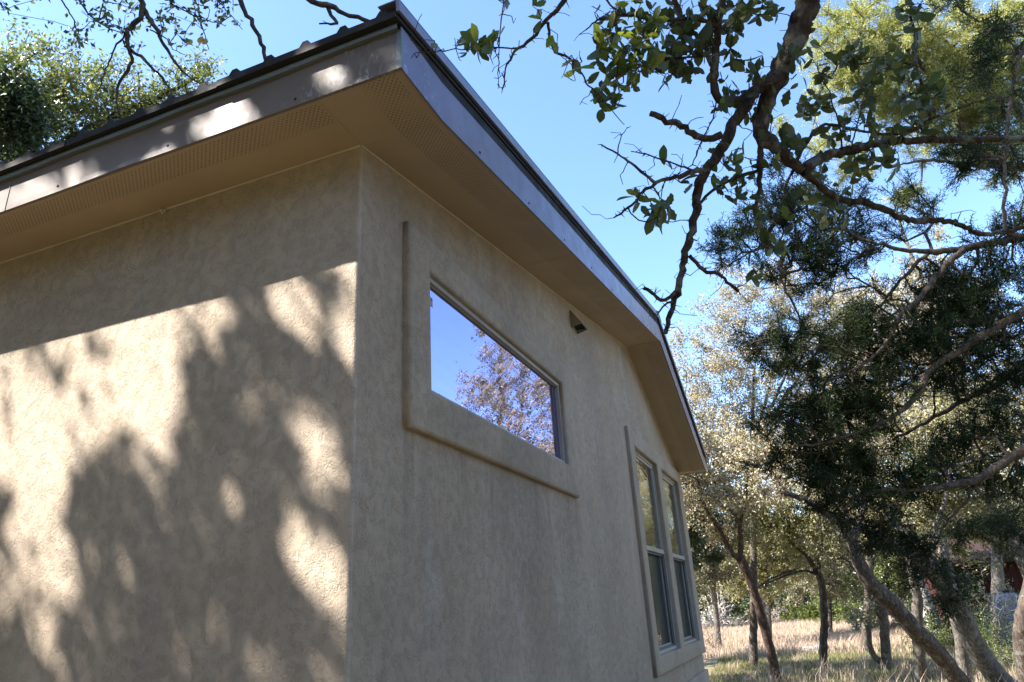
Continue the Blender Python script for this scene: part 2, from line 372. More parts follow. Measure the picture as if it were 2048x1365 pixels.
# gable wall with openings
FX = (0.510, 2.375, 2.478, 3.030)
T1 = (4.523, 5.619, 1.194, 3.012)
T2 = (5.845, 6.962, 1.194, 3.012)
mb = MB()
ys = [0.014, FX[0], FX[1], T1[0], YR, T1[1], T2[0], T2[1], YF]
for a, b in zip(ys[:-1], ys[1:]):
    za, zb = zs(a) + 0.02, zs(b) + 0.02
    op = None
    for w in (FX, T1, T2):
        if a >= w[0] - 1e-6 and b <= w[1] + 1e-6: op = w
    if op is None: mb.add([(0, a, -0.3), (0, b, -0.3), (0, b, zb), (0, a, za)], [(0, 1, 2, 3)])
    else:
        mb.add([(0, a, -0.3), (0, b, -0.3), (0, b, op[2]), (0, a, op[2])], [(0, 1, 2, 3)])
        mb.add([(0, a, op[3]), (0, b, op[3]), (0, b, zb), (0, a, za)], [(0, 1, 2, 3)])
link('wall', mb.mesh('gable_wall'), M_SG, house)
mb = MB(); mb.add([(0, YF, -0.3), (XB, YF, -0.3), (XB, YF, ZF + 0.02), (0, YF, ZF + 0.02)], [(0, 1, 2, 3)])
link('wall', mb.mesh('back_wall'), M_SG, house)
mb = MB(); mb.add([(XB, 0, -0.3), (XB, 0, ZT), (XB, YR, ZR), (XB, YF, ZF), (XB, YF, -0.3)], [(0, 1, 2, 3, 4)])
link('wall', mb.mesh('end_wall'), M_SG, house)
mb = MB().box(-0.05, 0.035, 4.0, YF + 0.035, -0.3, 0.875)
link('plinth', mb.mesh('plinth', 0.012, 3, True), M_SG, house, label='slightly proud stucco base band under the tall windows')

def surround(name, o, holes, xf, xb, bev):
    """raised stucco surround: o = (y0,y1,z0,z1), holes share z; inner faces run back to xb as reveals"""
    yl = [o[0]] + [q for h in holes for q in (h[0], h[1])] + [o[1]]
    zl = [o[2], holes[0][2], holes[0][3], o[3]]
    bm = bmesh.new(); fr = {}; bk = {}
    nyy = len(yl)
    for i, y in enumerate(yl):
        for j, z in enumerate(zl):
            fr[i, j] = bm.verts.new((xf, y, z))
    for i in range(nyy - 1):
        for j in range(3):
            if j == 1 and i % 2 == 1: continue
            bm.faces.new((fr[i, j], fr[i+1, j], fr[i+1, j+1], fr[i, j+1]))
    def rim(loop, x):
        bv = [bm.verts.new((x, q.co.y, q.co.z)) for q in loop]
        for k in range(len(loop)):
            bm.faces.new((loop[k], bv[k], bv[(k+1) % len(loop)], loop[(k+1) % len(loop)]))
    outer = [fr[i, 0] for i in range(nyy)] + [fr[nyy-1, j] for j in (1, 2, 3)] + [fr[i, 3] for i in range(nyy-2, -1, -1)] + [fr[0, j] for j in (2, 1)]
    rim(outer, -0.01)
    for i in range(1, nyy - 1, 2):
        rim([fr[i, 1], fr[i, 2], fr[i+1, 2], fr[i+1, 1]], xb)
    bmesh.ops.recalc_face_normals(bm, faces=bm.faces)
    eds = [e for e in bm.edges if len(e.link_faces) == 2 and e.calc_face_angle(0) > 0.5 and all(abs(q.co.x - xf) < 1e-6 for q in e.verts)]
    bmesh.ops.bevel(bm, geom=eds, offset=bev, segments=4, affect='EDGES', profile=0.5)
    for f in bm.faces: f.smooth = True
    # make sure faces look outward
    me = bpy.data.meshes.new(name); bm.to_mesh(me); bm.free(); return me
s1 = link('window_surround', surround('window_surround', (0.325, 2.56, 2.285, 3.19), [FX], 0.034, -0.10, 0.018), M_TRIM, house)
s2 = link('window_surround', surround('window_surround', (4.325, YF + 0.02, 1.05, 3.16), [T1, T2], 0.038, -0.12, 0.014), M_TRIM, house)

def ringbox(mb, x0, x1, y0, y1, z0, z1, w, wt=None):
    wt = wt or w
    mb.box(x0, x1, y0, y1, z0, z0 + w); mb.box(x0, x1, y0, y1, z1 - wt, z1)
    mb.box(x0 + .0007, x1 - .0007, y0, y0 + w, z0 + w, z1 - wt); mb.box(x0 + .0007, x1 - .0007, y1 - w, y1, z0 + w, z1 - wt)
    return mb
# fixed window
w = link('window', ringbox(MB(), -0.065, -0.014, FX[0], FX[1], FX[2], FX[3], 0.020, 0.024).mesh('fixed_window_frame', 0.002, 1), M_FRAME, house, label='narrow fixed window high on the gable wall, mirroring blue sky')
link('glazing_bead', ringbox(MB(), -0.050, -0.031, FX[0] + .020, FX[1] - .020, FX[2] + .020, FX[3] - .024, 0.004).mesh('glazing_bead'), M_FRAME, w)
mb = MB().box(-0.048, -0.036, FX[0] + .021, FX[1] - .021, FX[2] + .021, FX[3] - .025)
link('pane', mb.mesh('fixed_pane'), M_GLASS, w)
def flat_mat(name, c, rough=0.6):
    m, nt, p = newmat(name); p.inputs['Base Color'].default_value = (*c, 1); p.inputs['Roughness'].default_value = rough
    n = noise(nt, 40, 2, 0.5, coords(nt)); nt.links.new(mixc(nt, mth(nt, 'MULTIPLY', n, 0.3), c, tuple(q * .7 for q in c)), p.inputs['Base Color'])
    return m
M_STK = flat_mat('sticker_paper', (0.42, 0.37, 0.31)); M_INK = flat_mat('sticker_ink', (0.06, 0.05, 0.06))
sy, sz = 0.592, 2.905
w.location.x = 0.018
st = link('sticker', MB().box(-0.0358, -0.0350, sy, sy + 0.024, sz, sz + 0.046).mesh('sticker'), M_STK, w, label='small beige glazing label in the upper near corner of the pane')
mb = MB()
for k, (a, b, hgt) in enumerate([(.005, .019, .003), (.006, .018, .007), (.005, .011, .003), (.013, .019, .003), (.005, .019, .0025)]):
    z0 = sz + 0.036 - k * 0.0078
    mb.box(-0.0352, -0.0346, sy + a, sy + b, z0, z0 + hgt)
mbi = mb.mesh('sticker_print')
me = st.data; me.materials.append(M_INK)
bm = bmesh.new(); bm.from_mesh(me); n0 = len(bm.faces); bm.from_mesh(mbi)
for f in list(bm.faces)[n0:]: f.material_index = 1
bm.to_mesh(me); bm.free()
# tall double-hung windows
for k, T in enumerate((T1, T2)):
    y0, y1, z0, z1 = T; zm = 2.10
    w = link('window', ringbox(MB(), -0.125, -0.055, y0, y1, z0, z1, 0.028).mesh('tall_window_frame', 0.002, 1), M_FRAME, house,
             label=('tall double-hung window nearer the camera' if k == 0 else 'tall double-hung window beside the far corner'))
    w.location.x = 0.045
    mb = ringbox(MB(), -0.088, -0.062, y0 + .029, y1 - .029, zm - 0.022, z1 - .029, 0.026)
    link('sash', mb.mesh('upper_sash', 0.002, 1), M_FRAME, w)
    mb = ringbox(MB(), -0.116, -0.092, y0 + .029, y1 - .029, z0 + .029, zm + 0.02, 0.030)
    link('sash', mb.mesh('lower_sash', 0.002, 1), M_FRAME, w)
    mb = ringbox(MB(), -0.086, -0.072, y0 + .0295, y1 - .0295, z0 + .0295, zm - 0.024, 0.016)
    link('screen_frame', mb.mesh('screen_frame', 0.0015, 1), M_FRAME_IN, w)
    link('meeting_rail', MB().box(-0.090, -0.050, y0 + .030, y1 - .030, zm - 0.020, zm + 0.022).mesh('meeting_rail', 0.003, 1), M_FRAME, w)
    link('pane', MB().box(-0.078, -0.072, y0 + .05, y1 - .05, zm + 0.002, z1 - .05).mesh('upper_pane'), M_GLASS_W, w)
    link('pane', MB().box(-0.108, -0.102, y0 + .05, y1 - .05, z0 + .05, zm + 0.0).mesh('lower_pane'), M_GLASS_L, w)
    mb = MB()
    mb.box(-0.1185, -0.1165, y1 - .0288, y1 - .0284, z0 + .03, z1 - .03)
    for xx in (-0.119, -0.0905, -0.0600): mb.box(xx, xx + 0.0025, y1 - 0.034, y1 - 0.0282, z0 + .03, z1 - .03)
    link('jamb_track', mb.mesh('jamb_track'), M_FRAME_IN, w)
# soffit panels
def strip_x(name, yy, x0, x1, th, mat, fn=zs, off=0.0, **kw):
    pts = [(y, fn(y) + off) for y in yy]
    poly = pts + [(y, z + th) for y, z in reversed(pts)]
    return link(name, MB().prism(poly, 0, x0, x1).mesh(name), mat, house, **kw)
strip_x('soffit_panel', [-OE + .002, 0.0, 1.783], 0.0015, OX - .002, 0.010, M_SOF_R, label='perforated soffit panel at the near roof corner')
strip_x('soffit_panel', [1.787, YR - .001], 0.0015, OX - .002, 0.010, M_SOF_R, label='long perforated soffit panel rising to the ridge')
strip_x('soffit_panel', [YR + .003, YF, YE - .002], 0.0015, OX - .002, 0.010, M_SOF_R, label='perforated soffit panel falling from the ridge to the far eave')
link('soffit_panel', MB().box(-3.20, -0.0015, -OE + .002, 0.02, ZT, ZT + 0.010).mesh('soffit_panel'), M_SOF_E, house, label='perforated eave soffit panel left of the corner')
link('soffit_panel', MB().box(XB, -3.204, -OE + .002, 0.02, ZT, ZT + 0.010).mesh('soffit_panel'), M_SOF_E, house)
# seam strip and caulk lines
M_CAULK = flat_mat('caulk', (0.50, 0.42, 0.31))
link('seam_trim', MB().box(-0.005, 0.005, -OE + .003, 0.0, ZT - 0.002, ZT - 0.0005).mesh('seam_trim'), M_SOF_R, house)
mb = MB()
def bead(mb, P, Q, r=0.006):
    P, Q = np.array(P, float), np.array(Q, float); n = max(2, int(np.linalg.norm(Q - P) / 0.05))
    for i in range(n):
        a, b = P + (Q - P) * i / n, P + (Q - P) * (i + 1) / n
        rr = r * (0.75 + 0.5 * random.random())
        mb.add([a + (rr, -0.0, -rr*.2), b + (rr, 0, -rr*.2), b + (0, 0, -rr), a + (0, 0, -rr)], [(0, 1, 2, 3)])
bead(mb, (0.001, 0.0, ZT), (0.001, YR, ZR)); bead(mb, (0.001, YR, ZR), (0.001, YF, ZF))
for i in range(100):
    a, b = -5.2 + i * .052, -5.2 + (i + 1) * .052; rr = 0.004 + 0.003 * random.random()
    mb.add([(a, -0.001, ZT - rr), (b, -0.001, ZT - rr), (b, -rr, ZT - .0005), (a, -rr, ZT - .0005)], [(0, 1, 2, 3)])
link('caulk_line', mb.mesh('caulk_line'), M_CAULK, house)
# fascias
mb = MB()
nseg = 60
for i in range(nseg):
    a, b = XB + (OX - XB) * i / nseg, XB + (OX - XB) * (i + 1) / nseg
    w0 = 0.0035 * math.sin(a * 5.1) * math.sin(a * 1.7); w1 = 0.0035 * math.sin(b * 5.1) * math.sin(b * 1.7)
    if i == nseg - 1: w1 = 0
    for (zl, zh, yl, yh) in ((ZT - .008, ZT + .02, 0.001, 0), (ZT + .02, ZT + FH, 0, 0)):
        mb.add([(a, -OE - yl + w0 * (zl < ZT), zl), (b, -OE - yl + w1 * (zl < ZT), zl), (b, -OE - yh, zh), (a, -OE - yh, zh)], [(0, 1, 2, 3)])
mb.add([(XB, -OE - .001, ZT - .008), (OX, -OE - .001, ZT - .008), (OX, -OE + .014, ZT - .006), (XB, -OE + .014, ZT - .006)], [(0, 1, 2, 3)])
link('fascia', mb.mesh('eave_fascia'), M_FAS, house, label='scuffed metal eave fascia dappled with sun')
for (ya, yb, lab) in (([-OE + .0, 0, 3.86], None, 'metal rake fascia at the near corner'), ([3.864, YR], None, 'metal rake fascia below the ridge'), ([YR + .001, YF, YE], None, 'metal rake fascia running down to the far eave')):
    pts = [(y, zs(y) - .008) for y in ya]
    poly = pts + [(y, zs(y) + FH + .016) for y in reversed(ya)]
    link('fascia', MB().prism(poly, 0, OX, OX + .006).mesh('rake_fascia', 0.001, 1), M_FASR, house, label=lab)
link('fascia', MB().box(XB, OX, YE - .004, YE, ZF - .005, ZF + FH).mesh('back_fascia'), M_FASR, house)
link('corner_flashing', MB().add([(OX + .0075, -OE - .0015, ZT - .008), (OX + .0075, -OE + .016, ZT - .008), (OX + .0075, -OE + .016, ZT + FH), (OX + .0075, -OE - .0015, ZT + FH),
     (OX - .012, -OE - .0025, ZT - .008), (OX - .012, -OE - .0025, ZT + FH)], [(0, 1, 2, 3), (4, 0, 3, 5)]).mesh('corner_flashing'), M_DRIP, house)
mb = MB()
for xx in [-.08 - .61 * k for k in range(8)]: mb.box(xx - .004, xx + .004, -OE - .003, -OE, ZT + .018, ZT + .026)
for yy_ in [.35 + .61 * k for k in range(11)]: mb.box(OX + .006, OX + .0085, yy_ - .004, yy_ + .004, zs(yy_) + .020, zs(yy_) + .028)
link('screw_heads', mb.mesh('screw_heads'), M_DARK, house, kind='stuff')
for xx in (-1.62, -4.3): link('lap_joint', MB().box(xx - .0015, xx + .0015, -OE - .0025, -OE - .0005, ZT - .006, ZT + FH - .002).mesh('lap_joint'), M_DRIP, house)
# near-black fill standing in for the shadow gap under the roof, drip edge, roof sheet with ribs, rake trim
def zp(y):
    if y <= YR: return 3.578 + 0.1565 * (y + 0.345)
    return zp(YR) - (ZR - ZF) / (YF - YR) * (y - YR)
mb = MB(); yy = [-OE - .001, YR, YE]
poly = [(y, zs(max(y, 0) if y < 0 else y) + FH - .004) for y in [-OE + .01, 0, YR, YF, YE - .01]]
poly = poly + [(y, zp(y) - .034) for y in (YE - .01, YR, -OE + .01)]
link('shadow_gap_fill', MB().prism(poly, 0, XB, OX + .002).mesh('shadow_gap_fill'), M_DARK, house)
mb = MB(); nn = 40
for i in range(nn):
    a, b = XB + (OX - XB) * i / nn, XB + (OX - XB) * (i + 1) / nn
    j0, j1 = .003 * math.sin(a * 9), .003 * math.sin(b * 9)
    mb.add([(a, -.322, 3.524 + j0), (b, -.322, 3.524 + j1), (b, -.326, 3.538), (a, -.326, 3.538), (b, -.322, 3.548), (a, -.322, 3.548), (b, -.30, 3.526 + j1), (a, -.30, 3.526 + j0)],
           [(0, 1, 2, 3), (3, 2, 4, 5), (0, 7, 6, 1)])
link('drip_edge', mb.mesh('drip_edge'), M_DRIP, house, label='weathered zinc drip strip between fascia and roof sheet')
# ribbed sheets, one metre wide each
prof = []
RS, RX0 = 0.1635, -0.018
x = OX + 0.012
ribs = [RX0 + RS * k for k in range(2, -34, -1)]
def sheet(x0, x1, name, lab=None):
    prof = [(x0, 0)]
    for rx in sorted(ribs):
        if x0 + .03 < rx < x1 - .03: prof += [(rx - .026, 0), (rx - .011, .022), (rx + .011, .022), (rx + .026, 0)]
    prof += [(x1, 0)]
    mb = MB()
    for (ya, yb) in ((-.347 + random.uniform(-.005, .004), YR), (YR, YE + .07)):
        V = []; F = []
        n = len(prof)
        for y in (ya, yb):
            for (px, pz) in prof: V.append((px, y, zp(y) + pz))
            for (px, pz) in prof: V.append((px, y, zp(y) + min(pz, 0.0) - .030))
        for i in range(n - 1):
            F += [(i, i+1, 2*n+i+1, 2*n+i), (n+i, 3*n+i, 3*n+i+1, n+i+1), (i, n+i, n+i+1, i+1), (2*n+i, 2*n+i+1, 3*n+i+1, 3*n+i)]
        F += [(0, 2*n, 3*n, n), (n-1, 2*n-1, 4*n-1, 3*n-1)]
        mb.add(V, F)
    kw = {'label': lab} if lab else {}
    return link('roof_sheet', mb.mesh('roof_sheet'), M_ROOF, house, **kw)
edges = [OX + .010, -0.43, -1.247, -2.065, -2.882, -3.70, -4.52, XB - .05]
for i, (b, a) in enumerate(zip(edges[:-1], edges[1:])):
    sheet(a + .001, b - .001, 'roof_sheet')
poly = [(y, zp(y) - .012) for y in (-.352, YR, YE + .06)] + [(y, zp(y) + .034) for y in (YE + .06, YR, -.358)]
link('rake_trim', MB().prism(poly, 0, OX + .012, OX + .026).mesh('rake_trim', 0.002, 1), M_RAKE, house, label='pale metal trim capping the roof edge above the rake fascia')
poly = [(y, zp(y) + .035) for y in (-.356, YR, YE + .06)] + [(y, zp(y) + .039) for y in (YE + .06, YR, -.356)]
link('rake_trim', MB().prism(poly, 0, OX - .06, OX + .026).mesh('rake_trim'), M_RAKE, house)
poly = [(YR - .13, zp(YR - .13) + .034), (YR, zp(YR) + .048), (YR + .13, zp(YR + .13) + .034), (YR + .13, zp(YR + .13) + .040), (YR, zp(YR) + .056), (YR - .13, zp(YR - .13) + .040)]
link('ridge_cap', MB().prism(poly, 0, XB - .04, OX + .03).mesh('ridge_cap'), M_ROOF, house)
# downlight hood on the gable wall
y0, y1, zt_, zb, dd = 2.835, 2.995, 3.755, 3.63, 0.085
mb = MB()
mb.add([(0.001, y0, zt_), (0.001, y0, zb - .02), (dd, y0, zb)], [(0, 1, 2)])
mb.add([(0.001, y1, zt_), (0.001, y1, zb - .02), (dd, y1, zb)], [(0, 2, 1)])
mb.add([(0.001, y0, zt_), (dd, y0, zb), (dd, y1, zb), (0.001, y1, zt_)], [(0, 1, 2, 3)])
hood = link('vent_hood', mb.mesh('vent_hood'), metal_paint('hood_paint', (0.30, 0.255, 0.20), 0.5), house, label='small wedge hood open at the bottom under the rake')
sol = hood.modifiers.new('thickness', 'SOLIDIFY'); sol.thickness = 0.004
link('hood_shade_plate', MB().box(0.004, dd - .012, y0 + .006, y1 - .006, zb + .012, zb + .016).mesh('hood_shade_plate'), M_DARK, hood)  # black plate standing in for the shade inside the open hood
# mud nest stuck where the eave soffit meets the wall
bm = bmesh.new(); bmesh.ops.create_icosphere(bm, subdivisions=3, radius=0.016)
for q in bm.verts:
    q.co *= 1 + 0.35 * math.sin(q.co.x * 300) * math.sin(q.co.y * 260 + q.co.z * 220); q.co.z *= 0.7; q.co += Vector((-1.03, -0.006, ZT - 0.012))
me = bpy.data.meshes.new('mud_nest'); bm.to_mesh(me); bm.free()
o = link('mud_nest', me, flat_mat('dried_mud', (0.45, 0.38, 0.30), 0.95)); o['label'] = 'tiny pale mud nest stuck where eave soffit meets the stucco wall'; o['category'] = 'nest'

# ------------------------------------------------------------------ plant helpers
def smooth_path(P, r, seg=0.08, jit=0.0, rng=R_):
    """Catmull-Rom through P with radii r"""
    P = np.asarray(P, float); r = np.asarray(r, float)
    Q = np.vstack([2 * P[0] - P[1], P, 2 * P[-1] - P[-2]]); out = []; rad = []
    for i in range(len(P) - 1):
        a, b, c, d = Q[i], Q[i+1], Q[i+2], Q[i+3]
        n = max(1, int(np.ceil(np.linalg.norm(c - b) / seg)))
        for k in range(n):
            t = k / n
            out.append(0.5 * (2*b + (c-a)*t + (2*a-5*b+4*c-d)*t*t + (3*b-a-3*c+d)*t**3)); rad.append(r[i] + (r[i+1]-r[i]) * t)
    out.append(P[-1]); rad.append(r[-1]); out = np.array(out); rad = np.array(rad)
    if jit:
        j = rng.normal(0, 1, out.shape) * jit; j[0] = 0; j[-1] = 0
        out = out + j
    return out, rad
def tube(P, r, n=8, rough=0.0, rng=R_):
    P = np.asarray(P); m = len(P)
    T = np.gradient(P, axis=0); T /= np.linalg.norm(T, axis=1)[:, None] + 1e-9
    ref = np.array([0.3, 0.5, 0.81]); ref = ref - T[0] * (ref @ T[0]); ref /= np.linalg.norm(ref)
    V = []; ang = np.linspace(0, 2 * np.pi, n, endpoint=False)
    lobes = 1 + 0.10 * np.sin(ang * 2 + 1) + 0.06 * np.sin(ang * 3)
    for i in range(m):
        ref = ref - T[i] * (ref @ T[i]); ref /= np.linalg.norm(ref) + 1e-9
        b = np.cross(T[i], ref)
        rr = r[i] * lobes * (1 + (rng.normal(0, rough, n) if rough else 0))
        V.append(P[i] + rr[:, None] * (np.cos(ang)[:, None] * ref + np.sin(ang)[:, None] * b))
    V = np.vstack(V); F = []
    a = np.arange(n); b = (a + 1) % n
    for i in range(m - 1): F.append(np.stack([i*n + a, i*n + b, (i+1)*n + b, (i+1)*n + a], 1))
    return V, np.vstack(F)
def frustums(A, B, ra, rb, n=4):
    """one tapered prism per edge, all at once"""
    T = B - A; L = np.linalg.norm(T, axis=1)[:, None] + 1e-9; T = T / L
    ref = np.where(np.abs(T[:, 2:3]) < 0.8, np.array([[0, 0, 1.0]]), np.array([[1.0, 0, 0]]))
    U = np.cross(T, ref); U /= np.linalg.norm(U, axis=1)[:, None]; Wv = np.cross(T, U)
    ang = np.linspace(0, 2 * np.pi, n, endpoint=False)
    ring = np.cos(ang)[None, :, None] * U[:, None, :] + np.sin(ang)[None, :, None] * Wv[:, None, :]
    Va = A[:, None, :] + ring * ra[:, None, None]; Vb = B[:, None, :] + ring * rb[:, None, None]
    V = np.concatenate([Va, Vb], 1).reshape(-1, 3)
    k = np.arange(n); f = np.stack([k, (k+1) % n, (k+1) % n + n, k + n], 1)
    F = (np.arange(len(A))[:, None, None] * 2 * n + f[None]).reshape(-1, 4)
    return V, F
class Geo:
    def __init__(s): s.V = []; s.F = []; s.n = 0
    def add(s, V, F): s.V.append(V); s.F.append(F + s.n); s.n += len(V)
    def link(s, name, mat, parent=None, smooth=True, **kw):
        return link(name, mesh_np(name, np.vstack(s.V), np.vstack(s.F), smooth), mat, parent, **kw)

def grow(base, brad, targets, seg=0.35, bias=0.35, wander=0.12, tip=0.003, power=2.3, droop=0.0, rng=R_):
    """join every target to the nearest wood already there; returns nodes, parent, radius, number of base nodes"""
    base = np.asarray(base, float); nb = len(base)
    cap = nb + len(targets) * 12 + 10
    X = np.zeros((cap, 3)); X[:nb] = base; par = np.full(cap, -1); pl = np.zeros(cap); n = nb; tips = []
    d0 = np.min(np.linalg.norm(targets[:, None] - base[None, ::max(1, nb // 60)], axis=2), axis=1)
    for t in targets[np.argsort(d0)]:
        d = np.linalg.norm(X[:n] - t, axis=1) + bias * pl[:n]
        j = int(np.argmin(d)); D = np.linalg.norm(X[j] - t)
        k = min(10, max(1, int(np.ceil(D / seg)))); p = j; a = X[j].copy()
        off = rng.normal(0, wander * D * 0.5, 3); off[2] += droop * D
        for i in range(1, k + 1):
            if n >= cap: break
            f = i / k
            X[n] = a + (t - a) * f + off * math.sin(f * math.pi) + (rng.normal(0, wander * D / k, 3) if i < k else 0)
            par[n] = p; pl[n] = pl[p] + np.linalg.norm(X[n] - X[p]); p = n; n += 1
        tips.append(p)
    X = X[:n]; par = par[:n]; w = np.zeros(n); w[tips] += 1
    for i in range(n - 1, nb - 1, -1):
        if w[i] == 0: w[i] = 1
        if par[i] >= 0: w[par[i]] += w[i]
    rad = tip * np.maximum(w, 1) ** (1 / power)
    rad[:nb] = brad
    return X, par, rad, nb
def wood(geo, X, par, rad, nb, n=4, cap=0.06):
    i = np.arange(nb, len(X)); p = par[i]
    ra = np.minimum(np.minimum(rad[p], rad[i] * 1.5), cap); rb = np.minimum(rad[i], cap)
    big = rb > 0.02
    for mask, k in ((big, 6), (~big, n)):
        if mask.any(): geo.add(*frustums(X[p[mask]], X[i[mask]], ra[mask], rb[mask], k))
def rand_dirs(n, rng=R_):
    d = rng.normal(0, 1, (n, 3)); return d / np.linalg.norm(d, axis=1)[:, None]
def leaves(C, L, Wd, up=0.3, dirs=None, fold=0.25, rng=R_, var=0.35):
    """folded lozenge leaves: two triangles each side of a midrib"""
    n = len(C); d = rand_dirs(n, rng) if dirs is None else dirs
    d = d + np.array([0, 0, up]); d /= np.linalg.norm(d, axis=1)[:, None]
    q = rand_dirs(n, rng); s = np.cross(d, q); s /= np.linalg.norm(s, axis=1)[:, None] + 1e-9; nn = np.cross(s, d)
    l = L * rng.uniform(1 - var, 1 + var, n)[:, None]; w = Wd * rng.uniform(1 - var, 1 + var, n)[:, None]
    a = C; b = C + d * l; m1 = C + d * l * 0.55 + s * w * 0.5 + nn * w * fold; m2 = C + d * l * 0.55 - s * w * 0.5 + nn * w * fold
    V = np.stack([a, m1, b, m2], 1).reshape(-1, 3)
    F = np.arange(n)[:, None] * 4; F = np.concatenate([np.concatenate([F, F+1, F+2], 1)[:, None], np.concatenate([F, F+2, F+3], 1)[:, None]], 1).reshape(-1, 3)
    return V, F
def in_blobs(blobs, n, rng=R_, shell=0.55, sc=(1, 1, 0.85)):
    """n points spread through balls (x,y,z,r) by volume, thicker towards the outside"""
    B = np.array(blobs, float); w = B[:, 3] ** 2.6; k = rng.choice(len(B), n, p=w / w.sum())
    d = rand_dirs(n, rng); rr = rng.uniform(0, 1, n) ** shell
    P = B[k, :3] + d * (B[k, 3] * rr)[:, None] * np.array(sc)
    return P
def twig_points(X, par, rad, nb, n, thr, spread, rng=R_):
    i = np.arange(nb, len(X)); i = i[rad[i] < thr]
    if len(i) == 0: i = np.arange(nb, len(X))
    k = rng.choice(i, n); t = rng.uniform(0, 1, n)[:, None]
    return X[par[k]] * (1 - t) + X[k] * t + rng.normal(0, spread, (n, 3))

def tree(label, cat, paths, blobs, nt, nl, lmat, bmat, leaf=(0.05, 0.024), tip=0.004, seg=0.35, thr=0.014, spread=0.07, name='oak_tree', group=None, seed=1, up=0.2, sides=8, wander=0.14, foliage='foliage', bias=0.35, keep=None, tmat=None):
    """paths: list of (points, radii), first one starts at the ground"""
    rng = np.random.default_rng(seed)
    loc = paths[0][0][0]
    root = empty(name, label, cat, loc, group)
    g = Geo(); nodes = []; nrad = []
    for P, r in paths:
        sp, sr = smooth_path(P, r, 0.12 if max(r) > 0.06 else 0.08, 0.004, rng)
        g.add(*tube(sp, sr, sides, 0.05, rng)); nodes.append(sp); nrad.append(sr)
    place(g.link('trunk', bmat, root), root)
    base = np.vstack(nodes); br = np.concatenate(nrad)
    sel = br < max(br) * 1.01
    zmin = loc[2] + 0.35 * (base[:, 2].max() - loc[2]); sel &= base[:, 2] > zmin
    base, br = base[sel][::2], br[sel][::2]
    T = in_blobs(blobs, nt, rng)
    if keep is not None: T = T[keep(T)]
    X, par, rad, nb = grow(base, br, T, seg, bias, wander, tip, rng=rng)
    g = Geo(); wood(g, X, par, rad, nb, 3, cap=float(np.median(br)))
    place(g.link('branches', tmat or bmat, root, kind='stuff'), root)
    if nl:
        C = twig_points(X, par, rad, nb, nl, thr, spread, rng)
        if keep is not None: C = C[keep(C)]
        V, F = leaves(C, leaf[0], leaf[1], up, rng=rng)
        place(link(foliage, mesh_np(foliage, V, F), lmat, root, kind='stuff'), root)
    return root
def PB(lst):
    """balls given as (photo x, photo y, metres away, radius in metres)"""
    return [(*W(u, v, d), r) for u, v, d, r in lst]
def GP(u, v):
    """point on the level ground seen at that photo pixel"""
    r = CR.T @ np.array([(u - 1024) / FOC, (v - 682.5) / FOC, 1.0]); return CC + r * (-(CC[2]) / r[2])
def trunk_path(px, ybase, d, w, dd=0.0, rise=1.0):
    """polyline through pixels at depth d (metres), widths in pixels; begins on the ground below the first point"""
    P = [W(u, v, d + dd * i / max(1, len(px) - 1)) for i, (u, v) in enumerate(px)]
    r = [wi * 0.5 * d / FOC for wi in w]
    P0 = P[0].copy()
    dirv = P[0] - P[1]
    if P0[2] > 0.05:
        k = min(P0[2] / max(1e-3, dirv[2] if dirv[2] < 0 else 1e9) , 0)
        t = (P0[2] + 0.12) / max(1e-3, -dirv[2]) if dirv[2] < 0 else 0
        P0 = P0 + dirv * t if dirv[2] < 0 and t * np.linalg.norm(dirv) < 3 else np.array([P0[0], P0[1], -0.12])
        P = [P0] + P; r = [r[0] * 1.25] + r
    else: P[0][2] = -0.12
    return P, r

# ------------------------------------------------------------------ the big shading oak behind and left of the camera
def c6(x, y): return x * 0.6773, 440 + y * 0.6773
def on_wall(u, v, yv=0.0):
    r = CR.T @ np.array([(u - 1024) / FOC, (v - 682.5) / FOC, 1.0]); t = (yv - CC[1]) / r[1]; return CC + t * r
SK = SUNV / -SUNV[1]          # per metre towards -y
def shadow_uv(P):
    """slide points along the sunlight down to the plane of the eave wall (y = 0)"""
    P = np.asarray(P, float); t = -P[..., 1]
    q = P - t[..., None] * SK[None] if P.ndim > 1 else P - t * SK
    return q[..., 0], q[..., 2]
def region_wall(pts): return np.array([[*np.array(on_wall(*c6(x, y)))[[0, 2]]] for x, y in pts])
def region_fas(pts):
    out = []
    for u, v in pts:
        q = on_wall(u, v, -0.308); a, b = shadow_uv(q[None]); out.append([a[0], b[0]])
    return np.array(out)
def ell(cx, cy, a, b, rot, n=18):
    t = np.linspace(0, 2 * np.pi, n, endpoint=False); r = math.radians(rot)
    x = a * np.cos(t); y = b * np.sin(t)
    return [(cx + x[i] * math.cos(r) - y[i] * math.sin(r), cy + x[i] * math.sin(r) + y[i] * math.cos(r)) for i in range(n)]
